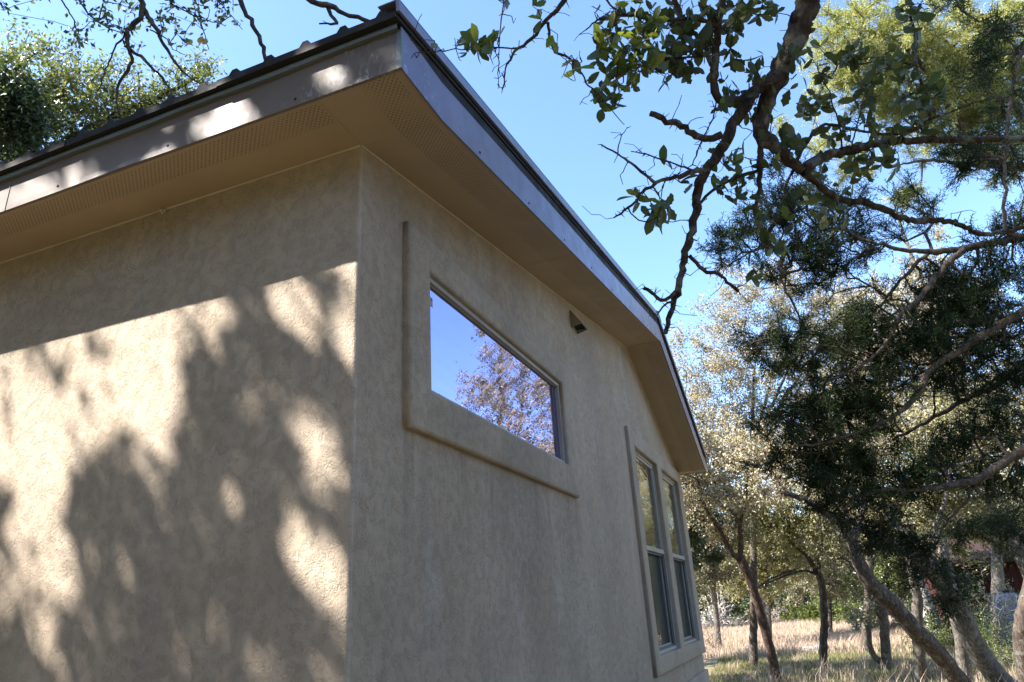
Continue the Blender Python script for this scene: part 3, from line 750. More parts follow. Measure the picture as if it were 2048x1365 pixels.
LIT = [
 (region_wall([(-60,400),(310,312),(665,225),(680,310),(600,380),(540,395),(505,430),(525,520),(500,610),(490,690),(450,670),(400,640),(345,610),(300,650),(250,700),(205,725),(195,790),(165,865),(115,940),(50,970),(10,960),(30,890),(55,800),(10,745),(-60,770)]), 1.0),
 (region_wall(ell(865, 265, 52, 98, -28)), 1.0),
 (region_wall([(1010,110),(1080,100),(1075,430),(1025,410),(985,385),(982,295),(1022,270),(1018,190)]), 0.95),
 (region_wall(ell(590, 590, 30, 58, -30)), 0.6),
 (region_wall(ell(750, 562, 22, 40, -30)), 0.85),
 (region_wall([(868,600),(935,580),(985,660),(1012,740),(1018,840),(965,830),(925,760),(890,700)]), 0.93),
 (region_wall(ell(842, 775, 24, 50, -30)), 0.8),
 (region_wall(ell(945, 1035, 70, 135, -32)), 1.0),
 (region_wall([(930,930),(1010,1000),(1075,1060),(1075,1190),(980,1160),(900,1080),(860,1000)]), 1.0),
 (region_wall(ell(690, 818, 34, 50, -30)), 0.72),
 (region_wall(ell(425, 755, 42, 55, -20)), 0.65),
 (region_wall(ell(505, 750, 26, 35, -20)), 0.55),
 (region_wall([(100,950),(165,905),(215,1020),(235,1130),(185,1135),(130,1060)]), 0.97),
 (region_wall([(55,1030),(105,1010),(145,1160),(170,1300),(120,1300),(62,1180)]), 0.9),
 (region_wall([(-40,1000),(30,1010),(48,1080),(45,1150),(-40,1150)]), 0.85),
 (region_wall(ell(640, 1205, 45, 52, -20)), 0.5),
 (region_wall(ell(600, 1320, 62, 44, 0)), 0.55),
 (region_wall(ell(805, 1325, 46, 68, -25)), 0.65),
 (region_wall(ell(205, 1338, 30, 26, 0)), 0.9),
 (region_wall(ell(620, 910, 30, 30, 0)), 0.4),
 (region_wall(ell(690, 430, 70, 22, 40)), 0.45),
 (region_wall(ell(975, 560, 26, 60, -30)), 0.55),
 (region_fas([(-80,380),(0,372),(60,348),(95,348),(150,335),(190,322),(190,340),(150,360),(60,410),(0,440),(-80,460)]), 1.0),
 (region_fas([(386,225),(405,232),(440,210),(462,190),(505,200),(525,222),(480,250),(400,285),(386,285)]), 1.0),
 (region_fas(ell(592, 192, 15, 15, 0)), 1.0),
 (region_fas(ell(657, 150, 22, 24, -20)), 1.0),
 (region_fas(ell(765, 105, 20, 14, 35)), 0.8),
 (region_fas(ell(338, 247, 18, 12, 0)), 0.7),
]
def _grow(poly, small, large):
    c = poly.mean(0); ext = np.ptp(poly, axis=0).max(); k = small if ext < 0.7 else large
    return c + (poly - c) * k
LIT = [(_grow(p_, 1.12, 1.02) if i_ < 22 else p_, k_) for i_, (p_, k_) in enumerate(LIT)]
DARK = [region_wall([(60,385),(130,360),(150,440),(125,500),(90,450)]), region_wall([(165,410),(215,400),(210,470),(185,520),(160,480)]),
        region_wall([(245,330),(300,320),(330,380),(370,430),(320,410),(275,390)]), region_wall([(-30,420),(50,430),(70,470),(20,470)]),
        region_wall([(530,330),(560,360),(590,400),(545,370)]), region_wall([(0,520),(30,560),(50,640),(20,620)])]
def in_poly(px, py, poly):
    x, y = poly[:, 0], poly[:, 1]; inside = np.zeros(len(px), bool); j = len(x) - 1
    for i in range(len(x)):
        c = ((y[i] > py) != (y[j] > py)) & (px < (x[j] - x[i]) * (py - y[i]) / (y[j] - y[i] + 1e-12) + x[i]); inside ^= c; j = i
    return inside
def litness(P):  # chance of dropping a crown leaf, so sun patches land as drawn
    a, b = shadow_uv(P); L = np.zeros(len(P))
    wa = .022 * np.sin(a * 37 + 3 * np.sin(b * 23)) + .016 * np.sin(b * 61 + a * 40 + 1); wb = .026 * np.sin(b * 31 + 2 * np.sin(a * 29 + 1)) + .016 * np.sin(a * 73 - b * 35)
    a0, b0 = a, b; a = a + wa; b = b + wb
    for poly, k in LIT: L = np.where(in_poly(a, b, poly), np.maximum(L, k), L)
    for poly in DARK: L = np.where(in_poly(a, b, poly), np.minimum(L, 0.45), L)
    # elsewhere: irregular gaps between leaf clusters
    key = (a > -2.3) & ((a < 0.45) | ((a < 1.25) & (b > 2.8))) & (b > 0.9) & (b < 3.15)
    gap = np.sin(a * 3.1 + 1.2 * np.sin(b * 2.3)) * np.sin(b * 2.7 + 1.4 * np.sin(a * 1.9 + 2)) + 0.35 * np.sin(a * 9 + b * 7)
    L = np.where(~key & (gap > 0.62), 0.97, L)
    fine = np.sin(a0 * 19 + 2.1 * np.sin(b0 * 13)) * np.sin(b0 * 17 + 1.7 * np.sin(a0 * 15 + .5)) + .4 * np.sin(a0 * 47 + b0 * 29)
    L = np.where(key & (fine > 0.80) & (b0 < 2.8), np.maximum(L, 0.72), L); L = np.where(key & (fine < -0.95) & (L > .7), 0.75, L)
    return L
def canopy_pts(n, rng, a=(-4.5, 5.5), b=(-3.6, 7.6), t=(6.4, 9.2)):
    A = rng.uniform(*a, n); B = rng.uniform(*b, n); tt = rng.uniform(*t, n)
    return np.stack([A, np.zeros(n), B], 1) + tt[:, None] * SUNV[None]
rng = np.random.default_rng(11)
C = canopy_pts(105000, rng)
a_, b_ = shadow_uv(C); C = C[~((a_ > -2.5) & (a_ < 1.4) & (b_ > 0.7) & (b_ < 3.3))]
CK = canopy_pts(62000, rng, (-2.5, 1.4), (0.7, 3.3), (6.0, 8.2))
DK = rand_dirs(len(CK), rng)
keepk = np.ones(len(CK), bool); rk = rng.uniform(0, 1, len(CK))
for f_ in (0.008, 0.046): keepk &= rk > litness(CK + DK * f_)
CK, DK = CK[keepk], DK[keepk]
C = C[rng.uniform(0, 1, len(C)) > litness(C)]
C = C[~in_view(C, 60)]; vk = ~in_view(CK, 60); CK, DK = CK[vk], DK[vk]
root = empty('oak_tree', 'large evergreen oak with thin leafy twigs hanging over the metal roof at top left', 'tree', (-3.4, -5.4, 0))
g = Geo(); nodes = []; nr = []
trunkP = [((-3.4,-5.4,-.15),.30),((-3.45,-5.3,1.2),.25),((-3.3,-5.1,2.6),.22),((-3.5,-4.9,4.2),.19)]
limbs = [trunkP, [((-3.5,-4.9,4.2),.15),((-3.9,-4.4,5.4),.12),((-4.4,-3.8,6.4),.09),((-5.6,-4.6,7.4),.07),((-6.6,-4.2,8.0),.04)],
         [((-3.5,-4.9,4.2),.15),((-2.8,-4.6,5.6),.12),((-2.2,-4.0,7.2),.09),((-1.2,-3.0,8.6),.06),((-.4,-1.6,9.6),.04)],
         [((-3.3,-5.1,2.6),.13),((-2.2,-5.6,4.6),.10),((-1.0,-5.4,6.4),.07),((.4,-4.6,7.6),.04)],
         [((-2.2,-4.0,7.2),.08),((-1.6,-2.6,8.4),.07),((-2.6,-1.0,7.9),.06),((-3.6,.1,7.0),.045)]]
for L_ in limbs:
    sp, sr = smooth_path([q[0] for q in L_], [q[1] for q in L_], 0.15, 0.01, rng); g.add(*tube(sp, sr, 8, 0.04, rng)); nodes.append(sp); nr.append(sr)
# overhanging twigs seen against the sky (top left)
def limb_px(pts, d, w0, w1, dz=0.0, sub=0.03, jit=0.0035, n=6):
    P = [W(u, v, d + dz * i / (len(pts) - 1)) for i, (u, v) in enumerate(pts)]
    r = np.linspace(w0, w1, len(P)) * 0.5 * d / FOC
    return smooth_path(P, r, sub, jit, rng)
over = [
 ([(283,-90),(281,-30),(283,5),(284,29),(256,62),(256,94),(263,123),(240,164),(233,197),(243,240)], 4.4, 14, 3, 0.0),
 ([(258,98),(287,119),(324,156),(340,180),(345,205)], 4.4, 7, 3, -.1),
 ([(270,-60),(287,16),(312,57),(328,90),(349,123),(377,152),(400,168)], 4.4, 12, 2, .1),
 ([(250,66),(221,115),(205,160),(193,188)], 4.4, 4, 1.5, 0),
 ([(110,-40),(123,0),(143,33),(156,66),(166,90)], 4.6, 4, 1.5, 0),
 ([(140,-40),(164,8),(197,45),(246,66)], 4.6, 4, 2, 0),
 ([(300,-40),(344,8),(394,33),(451,53)], 4.5, 4, 1.5, 0),
 ([(370,-40),(390,0),(406,62),(418,100)], 4.5, 3.5, 1.5, 0),
 ([(420,-30),(435,0),(463,33),(485,60)], 4.5, 3, 1.2, 0),
 ([(300,60),(330,75),(345,100),(370,110)], 4.5, 3, 1.2, 0),
]
oT = []
for pts, d, w0, w1, dz in over:
    sp, sr = limb_px(pts, d, w0, w1, dz); g.add(*tube(sp, sr, 6, 0.08, rng)); nodes.append(sp[::3]); nr.append(sr[::3])
# connecting limb from the crown to the hanging twigs
for a, b in ((W(283,-90,4.4), (-3.6,.1,7.0)), (W(110,-40,4.6), (-3.9,-.3,7.1)), (W(420,-30,4.5), W(283,-90,4.4)), (W(300,-40,4.5), W(283,-90,4.4)), (W(140,-40,4.6), W(110,-40,4.6)), (W(370,-40,4.5), W(300,-40,4.5))):
    a, b = np.array(a), np.array(b); L_ = np.linalg.norm(a - b); mid = (a + b) / 2 + np.array([0, 0, .12 * L_])
    sp, sr = smooth_path([b, mid, a], [.03 if L_ > 1 else .01, .022 if L_ > 1 else .008, .018 if L_ > 1 else .007], 0.1, 0.005, rng); g.add(*tube(sp, sr, 6, 0.05, rng))
place(g.link('trunk', M_BARK, root), root)
hang = []
def hang_cl(u0, u1, v0, v1, n, d=4.5):
    for _ in range(n): hang.append(W(rng.uniform(u0, u1), rng.uniform(v0, v1), d + rng.uniform(-.25, .25)))
hang_cl(0, 20, 0, 40, 4); hang_cl(130, 200, -10, 95, 20); hang_cl(200, 330, -20, 60, 34); hang_cl(330, 470, -20, 50, 55); hang_cl(340, 380, 40, 100, 8); hang_cl(225, 300, 30, 110, 8)
bX = np.vstack(nodes); bR = np.concatenate(nr)
Xh, ph, rh, nbh = grow(bX, bR, np.array(hang), 0.12, 0.3, 0.12, 0.0016, rng=rng)
g = Geo(); wood(g, Xh, ph, rh, nbh, 4)
T = np.vstack([C[rng.choice(len(C), 560, replace=False)], CK[rng.choice(len(CK), 200, replace=False)]])
hi = bX[:, 2] > 3.5
X, par, rad, nb = grow(bX[hi][::2], bR[hi][::2], T, 0.4, 0.3, 0.1, 0.0045, rng=rng)
ok = ~in_view(X, 30); ok[:nb] = True
A = np.arange(nb, len(X)); A = A[ok[A] & ok[par[A]]]
g.add(*frustums(X[par[A]], X[A], np.minimum(rad[par[A]], rad[A] * 1.5), rad[A], 3))
place(g.link('branches', M_BARK, root, kind='stuff'), root)
V, F = leaves(C, 0.085, 0.045, 0.0, rng=rng)
g = Geo(); g.add(V, F); g.add(*leaves(CK, 0.055, 0.034, 0.0, DK, rng=rng, var=0.2))
Ch = twig_points(Xh, ph, rh, nbh, 560, 0.0045, 0.012, rng)
g.add(*leaves(Ch, 0.042, 0.020, 0.0, rng=rng))
place(g.link('foliage', M_LF_NEAR, root, False, kind='stuff'), root)
def oak_leaf_mesh(name, L, Wd, lobes, bend, fold):
    """flat blade with a wavy outline, midrib fold and curl; petiole included"""
    us = np.linspace(0, 1, 8); prof = np.array([0.10, 0.55, 0.80, 0.93, 1.0, 0.92, 0.62, 0.06])
    V = []; F = []
    for i, u in enumerate(us):
        w = prof[i] * Wd / 2 * (1 + lobes * (0.5 if i % 2 else -0.5) * (1 if 1 < i < 7 else 0))
        zc = bend * L * math.sin(u * 2.4)
        V += [(u * L, -w, zc + fold * w), (u * L, 0, zc), (u * L, w, zc + fold * w)]
    for i in range(7):
        a = i * 3; F += [(a, a+3, a+4, a+1), (a+1, a+4, a+5, a+2)]
    b = len(V); V += [(-0.12 * L, 0, 0.02*L), (0.0, 0.0006, 0), (0.0, -0.0006, 0)]; F += [(b, b+1, b+2)]
    me = bpy.data.meshes.new(name); me.from_pydata(V, [], F); me.update()
    for p_ in me.polygons: p_.use_smooth = True
    return me
LEAFM = [oak_leaf_mesh('leaf', 0.054, 0.024, 0.10, 0.05, 0.25), oak_leaf_mesh('leaf', 0.046, 0.022, 0.28, -0.06, 0.35), oak_leaf_mesh('leaf', 0.060, 0.029, 0.05, 0.10, 0.15),
         oak_leaf_mesh('leaf', 0.040, 0.020, 0.20, 0.03, 0.30), oak_leaf_mesh('leaf', 0.050, 0.027, 0.35, -0.03, 0.2)]
for q in LEAFM: q.materials.append(M_LEAF_N)
RED = oak_leaf_mesh('leaf', 0.05, 0.022, 0.1, 0.12, 0.4); RED.materials.append(M_LEAF_RED)
DRY = oak_leaf_mesh('leaf', 0.062, 0.040, 0.1, 0.08, 0.1); DRY.materials.append(M_LEAF_DRY)
def put_leaf(me, P, d, root, roll, s=1.0, label=None):
    o = bpy.data.objects.new('leaf', me); COL.objects.link(o); o.parent = root
    q = Vector(d).to_track_quat('X', 'Z'); mt = Matrix.Translation(Vector(P) - Vector(root.location)) @ q.to_matrix().to_4x4() @ Matrix.Rotation(roll, 4, 'X') @ Matrix.Diagonal((s, s, s, 1))
    o.matrix_basis = mt
    if label: o['label'] = label
    return o
for (u, v) in ((384, 80), (405, 73), (411, 76), (405, 91)):
    put_leaf(DRY, W(u, v, 4.4), (random.uniform(-.4, .4), random.uniform(-.4, .4), -1), root, random.uniform(0, 6), 1.0, 'dry brown leaf on the hanging twig')

# ------------------------------------------------------------------ dead limbs lying on the roof
def dead_limb(name, label, paths, d, mat):
    first = paths[0][0]; P0 = W(*first[-1], d); r0 = empty(name, label, 'branch', P0)
    g = Geo()
    for pts, w0, w1, dz in paths:
        P = [W(u, v, d + dz * i / (len(pts) - 1)) for i, (u, v) in enumerate(pts)]
        r = np.linspace(w0, w1, len(P)) * 0.5 * d / FOC
        sp, sr = smooth_path(P, r, 0.03, 0.004, rng); g.add(*tube(sp, sr, 7, 0.10, rng))
        for _ in range(int(len(sp) / 5)):
            i = rng.integers(2, len(sp)); q = sp[i] + rng.normal(0, .02, 3); g.add(*frustums(sp[i][None], q[None], np.array([.0025]), np.array([.001]), 3))
    place(g.link('branch', mat, r0), r0); return r0
dead_limb('fallen_branch', 'straight dark dead branch leaning on the roof edge left of the corner', [([(452,-70),(476,0),(500,41),(521,82),(533,119),(545,155)], 10, 6, 0.0)], 3.0, M_BARK)
dead_limb('fallen_branch', 'forked dead branch reaching over the roof ribs near the corner', [([(560,-60),(600,-10),(656,12),(700,31),(738,44)], 13, 8, 0.0), ([(656,16),(667,36),(676,50),(662,45),(638,48)], 8, 3, 0.0)], 3.1, M_BARK)

# ------------------------------------------------------------------ near oak hanging in from the upper right
rng = np.random.default_rng(21)
near = [  # pixels, metres away, width at start and end (photo pixels), depth change
 ([(1660,-150),(1630,-40),(1612,20),(1588,85),(1565,130),(1545,175),(1530,215),(1520,255),(1530,282),(1550,293),(1582,325),(1602,343)], 2.35, 56, 20, -.05),
 ([(1545,165),(1510,180),(1495,205),(1470,241),(1445,297),(1410,343),(1394,390),(1386,451),(1369,513),(1356,579),(1341,625),(1331,668)], 2.30, 27, 8, -.1),
 ([(1602,343),(1637,321),(1672,307),(1708,299),(1752,289),(1796,283),(1883,281),(1960,278),(2048,277),(2130,275)], 2.32, 22, 11, .15),
 ([(1602,343),(1622,356),(1672,396),(1743,409),(1817,440),(1883,440),(1927,453),(1971,468),(2050,455)], 2.32, 15, 9, .3),
 ([(1446,-80),(1444,0),(1437,62),(1429,128),(1431,190),(1450,205),(1480,200),(1500,190)], 2.25, 14, 20, .05),
 ([(1443,270),(1412,278),(1392,272),(1377,262),(1358,248),(1341,246),(1320,236),(1300,228)], 2.22, 16, 11, -.05),
 ([(1415,340),(1400,341),(1375,347),(1351,354),(1332,358),(1310,369),(1279,392),(1249,420),(1228,436)], 2.2, 13, 3, -.1),
 ([(1312,368),(1290,350),(1269,333),(1250,318),(1233,308),(1203,290)], 2.13, 7, 3, -.05),
 ([(1236,309),(1240,280),(1254,256)], 2.1, 3, 1.5, 0),
 ([(1400,345),(1370,335),(1346,328),(1300,312),(1262,303)], 2.2, 5, 2, -.05),
 ([(1380,512),(1392,525),(1413,544),(1430,545),(1444,554),(1460,568),(1477,583)], 2.22, 9, 7, .05),
 ([(1356,578),(1340,594),(1321,600),(1303,585),(1287,577)], 2.2, 9, 8, 0),
 ([(1346,604),(1335,606),(1326,615),(1316,630),(1310,642)], 2.2, 6, 2, 0),
 ([(1150,-60),(1126,5),(1110,25),(1095,41),(1064,77),(1038,97),(1020,118),(1010,138),(1005,177)], 2.05, 12, 2.5, -.05),
 ([(1040,97),(1015,97),(992,95),(945,99),(900,101),(860,105),(829,107)], 2.02, 4, 1.6, -.05),
 ([(1012,-50),(1008,0),(1001,51),(998,118),(996,178)], 2.02, 4, 1.4, -.05),
 ([(1096,45),(1100,75),(1110,105),(1125,110),(1141,118),(1158,140),(1172,164),(1190,183),(1203,195),(1228,226),(1249,250)], 2.05, 7, 1.6, 0),
 ([(1172,60),(1190,44),(1208,36),(1259,31),(1320,41),(1392,38),(1440,55)], 2.15, 3, 10, .1),
 ([(1330,-60),(1356,15),(1364,51),(1390,72),(1413,97),(1423,133)], 2.3, 12, 9, -.05),
 ([(1218,159),(1240,150),(1259,143),(1305,128),(1350,118),(1428,112)], 2.15, 2, 5, .1),
 ([(1200,-60),(1215,0),(1240,25),(1259,31)], 2.15, 5, 3, 0),
 ([(1824,-70),(1822,0),(1822,35),(1831,88),(1831,132),(1848,176),(1862,205),(1859,240)], 2.5, 6, 6, 0),
 ([(1673,126),(1700,132),(1734,127),(1774,121),(1800,124),(1831,132)], 2.5, 2, 4, 0),
 ([(1638,145),(1645,160),(1655,176),(1661,195),(1664,211),(1675,238),(1681,264),(1684,300)], 2.35, 2, 4, 0),
 ([(1732,170),(1726,205),(1716,246),(1708,275),(1703,299)], 2.35, 2, 4, 0),
 ([(1860,238),(1830,260),(1800,275),(1790,283)], 2.45, 6, 5, -.1),
 ([(1950,205),(1900,225),(1860,238),(1800,268),(1720,262),(1650,250),(1610,290),(1590,325)], 2.45, 3, 8, -.12),
 ([(1528,262),(1518,330),(1520,380),(1510,420),(1516,455)], 2.28, 14, 5, 0),
 ([(1432,205),(1425,240),(1400,290),(1385,330)], 2.25, 3, 3, 0),
 ([(1525,340),(1480,352),(1440,372),(1405,400),(1388,430)], 2.3, 8, 6, 0),
 ([(1590,335),(1570,380),(1590,430),(1640,470),(1655,520)], 2.35, 7, 3, .05),
 ([(1520,455),(1545,500),(1580,530)], 2.3, 4, 2, .05),
]
P0 = np.array([3.6, -1.9, -0.15])
nroot = empty('oak_tree', 'near oak with dark lobed leaves and lichened limb hanging in from the upper right', 'tree', P0)
g = Geo(); nodes = []; nr = []
topP = W(1660, -150, 2.35)
sp, sr = smooth_path([P0, (3.55,-1.8,1.2), (3.3,-1.5,2.6), (2.7,-.9,3.6), topP], [.17, .14, .11, .07, 56*.5*2.35/FOC], 0.12, 0.006, rng)
g.add(*tube(sp, sr, 10, 0.04, rng))
for pts, d, w0, w1, dz in near:
    P = [W(u, v, d + dz * i / (len(pts) - 1)) for i, (u, v) in enumerate(pts)]
    r = np.linspace(w0, w1, len(P)) * 0.5 * d / FOC
    sp, sr = smooth_path(P, r, 0.018, 0.0012 if w0 < 12 else 0.0025, rng)
    g.add(*tube(sp, sr, 9 if w0 > 12 else 5, 0.10, rng)); nodes.append(sp[::2]); nr.append(sr[::2])
    # spurs, lichen tufts and broken stubs
    for _ in range(int(len(sp) * (1.1 if w0 > 8 else 0.4))):
        i = rng.integers(1, len(sp)); L_ = rng.uniform(.006, .022) + sr[i]
        dd = rand_dirs(1, rng)[0]; g.add(*frustums(sp[i][None], (sp[i] + dd * L_)[None], np.array([.0022]), np.array([.0006]), 3))
for a, b in ((W(1446,-80,2.25), W(1640,-150,2.35)), (W(1330,-60,2.3), W(1446,-80,2.25)), (W(1150,-60,2.05), W(1330,-60,2.3)), (W(1200,-60,2.15), W(1330,-60,2.3)), (W(1012,-50,2.02), W(1150,-60,2.05)), (W(1824,-70,2.5), topP)):
    mid = (a + b) / 2 + np.array([0, 0, .08]); sp, sr = smooth_path([a, mid, b], [.006, .009, .012], 0.05, 0.002, rng); g.add(*tube(sp, sr, 6, 0.05, rng))
place(g.link('trunk', M_BARK_N, nroot), nroot)
clusters = [ # x0,x1,y0,y1,count
 (925,1000,72,112,9),(865,875,88,100,1),(868,885,112,124,1),(1000,1035,0,12,2),(1050,1075,0,25,2),(1092,1125,80,95,2),(1135,1165,92,125,3),(1135,1160,130,165,3),
 (1185,1235,185,222,8),(1168,1200,200,212,2),(1205,1270,135,180,9),(1180,1250,40,130,24),(1250,1330,40,150,38),(1330,1400,40,165,40),(1180,1400,0,45,18),(1400,1480,0,110,26),
 (1470,1560,0,50,14),(1420,1540,110,230,24),(1560,1640,90,160,10),(1600,1625,30,60,3),(1530,1560,240,270,3),(1575,1625,155,185,4),(1590,1650,190,245,12),(1640,1665,140,165,5),(1664,1720,98,135,12),
 (1715,1765,120,180,10),(1765,1830,105,150,8),(1790,1860,150,215,12),(1800,1850,0,90,12),(1700,1750,180,260,10),(1830,1900,165,240,9),(1640,1800,245,330,22),
 (1700,1800,180,200,3),(1800,1850,240,270,6),(1252,1280,370,410,5),(1290,1345,395,450,12),(1270,1300,440,450,1),(1362,1400,345,400,4),(1330,1345,325,340,2),(1430,1520,300,430,18),(1590,1700,330,470,22),(1700,1790,300,360,8),
 (1400,1425,250,290,2),(1540,1600,260,330,8),(1490,1560,430,560,10)]
LT = []; dep = 2.25
for x0, x1, y0, y1, n in clusters:
    for _ in range(int(round(n * (3.0 if n > 5 else 1.3)))):
        u, v = rng.uniform(x0, x1), rng.uniform(y0, y1)
        base_d = 2.0 if u < 1180 else 2.15 if u < 1330 else 2.28 if u < 1600 else 2.42
        LT.append(W(u, v, base_d + rng.uniform(-.10, .12)))
LT = np.array(LT)
nX = np.vstack(nodes); nR = np.concatenate(nr)
X, par, rad, nb = grow(nX, nR, LT[::3], 0.035, 0.1, 0.16, 0.0011, 2.6, rng=rng)
bare = []   # bare twiglets around the limbs
for _ in range(420):
    q = nX[rng.integers(0, len(nX))]; bare.append(q + rng.normal(0, .035, 3))
X2, par2, rad2, nb2 = grow(nX, nR, np.array(bare), 0.03, 0.0, 0.2, 0.0010, 2.6, rng=rng)
g = Geo(); wood(g, X, par, rad, nb, 4); wood(g, X2, par2, rad2, nb2, 4)
place(g.link('branches', M_BARK_N, nroot, kind='stuff'), nroot)
ends = X[nb:]
order = np.argsort(np.linalg.norm(LT - CC, axis=1) + rng.uniform(0, .15, len(LT)))
extra = []
for k, i in enumerate(order):
    j = np.argmin(np.linalg.norm(ends - LT[i], axis=1)); a = ends[j] + rng.normal(0, .003, 3)
    d = LT[i] - a; d = d / (np.linalg.norm(d) + 1e-6) * 0.6 + rand_dirs(1, rng)[0] * 0.8
    if k < 298: put_leaf(LEAFM[rng.integers(0, 5)], a, d, nroot, rng.uniform(0, 6.28), rng.uniform(0.68, 1.18))
    else: extra.append((a, d))
put_leaf(RED, W(1228, 168, 2.14), (1, .2, .5), nroot, 1.0, 1.0, 'dead red-brown leaf')
a = np.array([e[0] for e in extra]); d = np.array([e[1] for e in extra])
g = Geo(); 
tv = [np.array([q.co for q in me_.vertices]) for me_ in LEAFM]; tf = np.array([[*p_.vertices][:4] for p_ in LEAFM[0].polygons if len(p_.vertices) == 4])
for k in range(5):
    A_, D_ = a[k::5], d[k::5]
    if not len(A_): continue
    X_ = D_ / np.linalg.norm(D_, axis=1)[:, None]; Y_ = np.cross(X_, rand_dirs(len(A_), rng)); Y_ /= np.linalg.norm(Y_, axis=1)[:, None]; Z_ = np.cross(X_, Y_)
    Rm = np.stack([X_, Y_, Z_], 1) * rng.uniform(.68, 1.15, len(A_))[:, None, None]
    VV = np.einsum('kj,njm->nkm', tv[k], Rm) + A_[:, None]; nv = len(tv[k])
    g.add(VV.reshape(-1, 3), (np.arange(len(A_))[:, None, None] * nv + tf[None]).reshape(-1, 4))
place(g.link('foliage', M_LF_NEAR, nroot, False, kind='stuff'), nroot)

# ------------------------------------------------------------------ cedar sprays
def spray_template(rng):
    """one juniper spray: a stem with forked side shoots made of short folded scales"""
    segs = []
    def shoot(p, d, L_, lev):
        n = 3 if lev else 5; q = np.array(p, float)
        for i in range(n):
            nd = d + rng.normal(0, .12, 3); nd /= np.linalg.norm(nd); e = q + nd * L_ / n
            segs.append((q.copy(), e.copy()))
            if lev < 2:
                s = np.cross(nd, [0, 0, 1]); s = s / (np.linalg.norm(s) + 1e-6) * (1 if i % 2 else -1) + rng.normal(0, .45, 3)
                k = nd * 0.75 + s * 0.65; k /= np.linalg.norm(k); shoot(q + (e - q) * .5, k, L_ * (0.45 if lev == 0 else 0.5), lev + (1 if lev == 0 else 2))
            q = e
    shoot((0, 0, 0), np.array([1.0, 0, 0]), 1.0, 0)
    A = np.array([a for a, b in segs]); B = np.array([b for a, b in segs])
    return A, B
def sprays(P, D, size, wd, rng, temps):
    """lozenge scales for every spray, instanced in numpy"""
    Vs = []; nT = len(temps); which = rng.integers(0, nT, len(P))
    for t in range(nT):
        m = which == t; A, B = temps[t]; n = m.sum()
        if not n: continue
        d = D[m] / np.linalg.norm(D[m], axis=1)[:, None]; r = rand_dirs(n, rng); s = np.cross(d, r); s /= np.linalg.norm(s, axis=1)[:, None] + 1e-9; u = np.cross(s, d)
        Rm = np.stack([d, s, u], 1) * (size * rng.uniform(.6, 1.3, n))[:, None, None]
        a = np.einsum('kj,njm->nkm', A, Rm) + P[m][:, None]; b = np.einsum('kj,njm->nkm', B * 1.0, Rm) + P[m][:, None]
        a = a.reshape(-1, 3); b = b.reshape(-1, 3); ax = b - a; L_ = np.linalg.norm(ax, axis=1)[:, None] + 1e-9
        q = rand_dirs(len(a), rng); s2 = np.cross(ax, q); s2 /= np.linalg.norm(s2, axis=1)[:, None] + 1e-9
        mid = (a + b) / 2
        Vs.append(np.stack([a, mid + s2 * wd, b + ax * .25, mid - s2 * wd], 1).reshape(-1, 3))
    V = np.vstack(Vs); n = len(V) // 4; F = np.arange(n * 4).reshape(n, 4)
    return V, F
trng = np.random.default_rng(5)
TEMPS = [spray_template(trng) for _ in range(5)]
def cedar(label, limbs, blobs, root_pt, nt, ns, size, wd, lmat, bmat, seed, seg=0.12, tip=0.0022, name='cedar_tree', trunk=None):
    rng = np.random.default_rng(seed); r0 = empty(name, label, 'tree', root_pt); g = Geo(); nodes = []; nr = []
    if trunk:
        sp, sr = smooth_path([q[0] for q in trunk], [q[1] for q in trunk], 0.12, 0.005, rng); g.add(*tube(sp, sr, 9, 0.05, rng)); 
        k = sp[:, 2] > 1.0; nodes.append(sp[k]); nr.append(sr[k])
    for pts, d, w0, w1, dz in limbs:
        P = [W(u, v, d + dz * i / (len(pts) - 1)) for i, (u, v) in enumerate(pts)]
        r = np.linspace(w0, w1, len(P)) * 0.5 * d / FOC
        sp, sr = smooth_path(P, r, 0.04, 0.004, rng); g.add(*tube(sp, sr, 7, 0.06, rng)); nodes.append(sp); nr.append(sr)
    place(g.link('trunk', bmat, r0), r0)
    T = in_blobs(blobs, nt, rng, 0.6, (1.5, 1.5, 0.95))
    X, par, rad, nb = grow(np.vstack(nodes), np.concatenate(nr), T, seg, 0.25, 0.16, tip, 2.4, -0.05, rng)
    g = Geo(); wood(g, X, par, rad, nb, 3, cap=0.02); place(g.link('branches', bmat, r0, kind='stuff'), r0)
    i = np.arange(nb, len(X)); i = i[rad[i] < tip * 2.6]
    k = rng.choice(i, ns); D = X[k] - X[par[k]]; D = D / (np.linalg.norm(D, axis=1)[:, None] + 1e-6) + rng.normal(0, .55, (ns, 3)) + np.array([0, 0, -.1])
    P = X[par[k]] + (X[k] - X[par[k]]) * rng.uniform(0, 1, (ns, 1))
    V, F = sprays(P, D, size, wd, rng, TEMPS)
    place(link('foliage', mesh_np('foliage', V, F), lmat, r0, kind='stuff'), r0)
    return r0
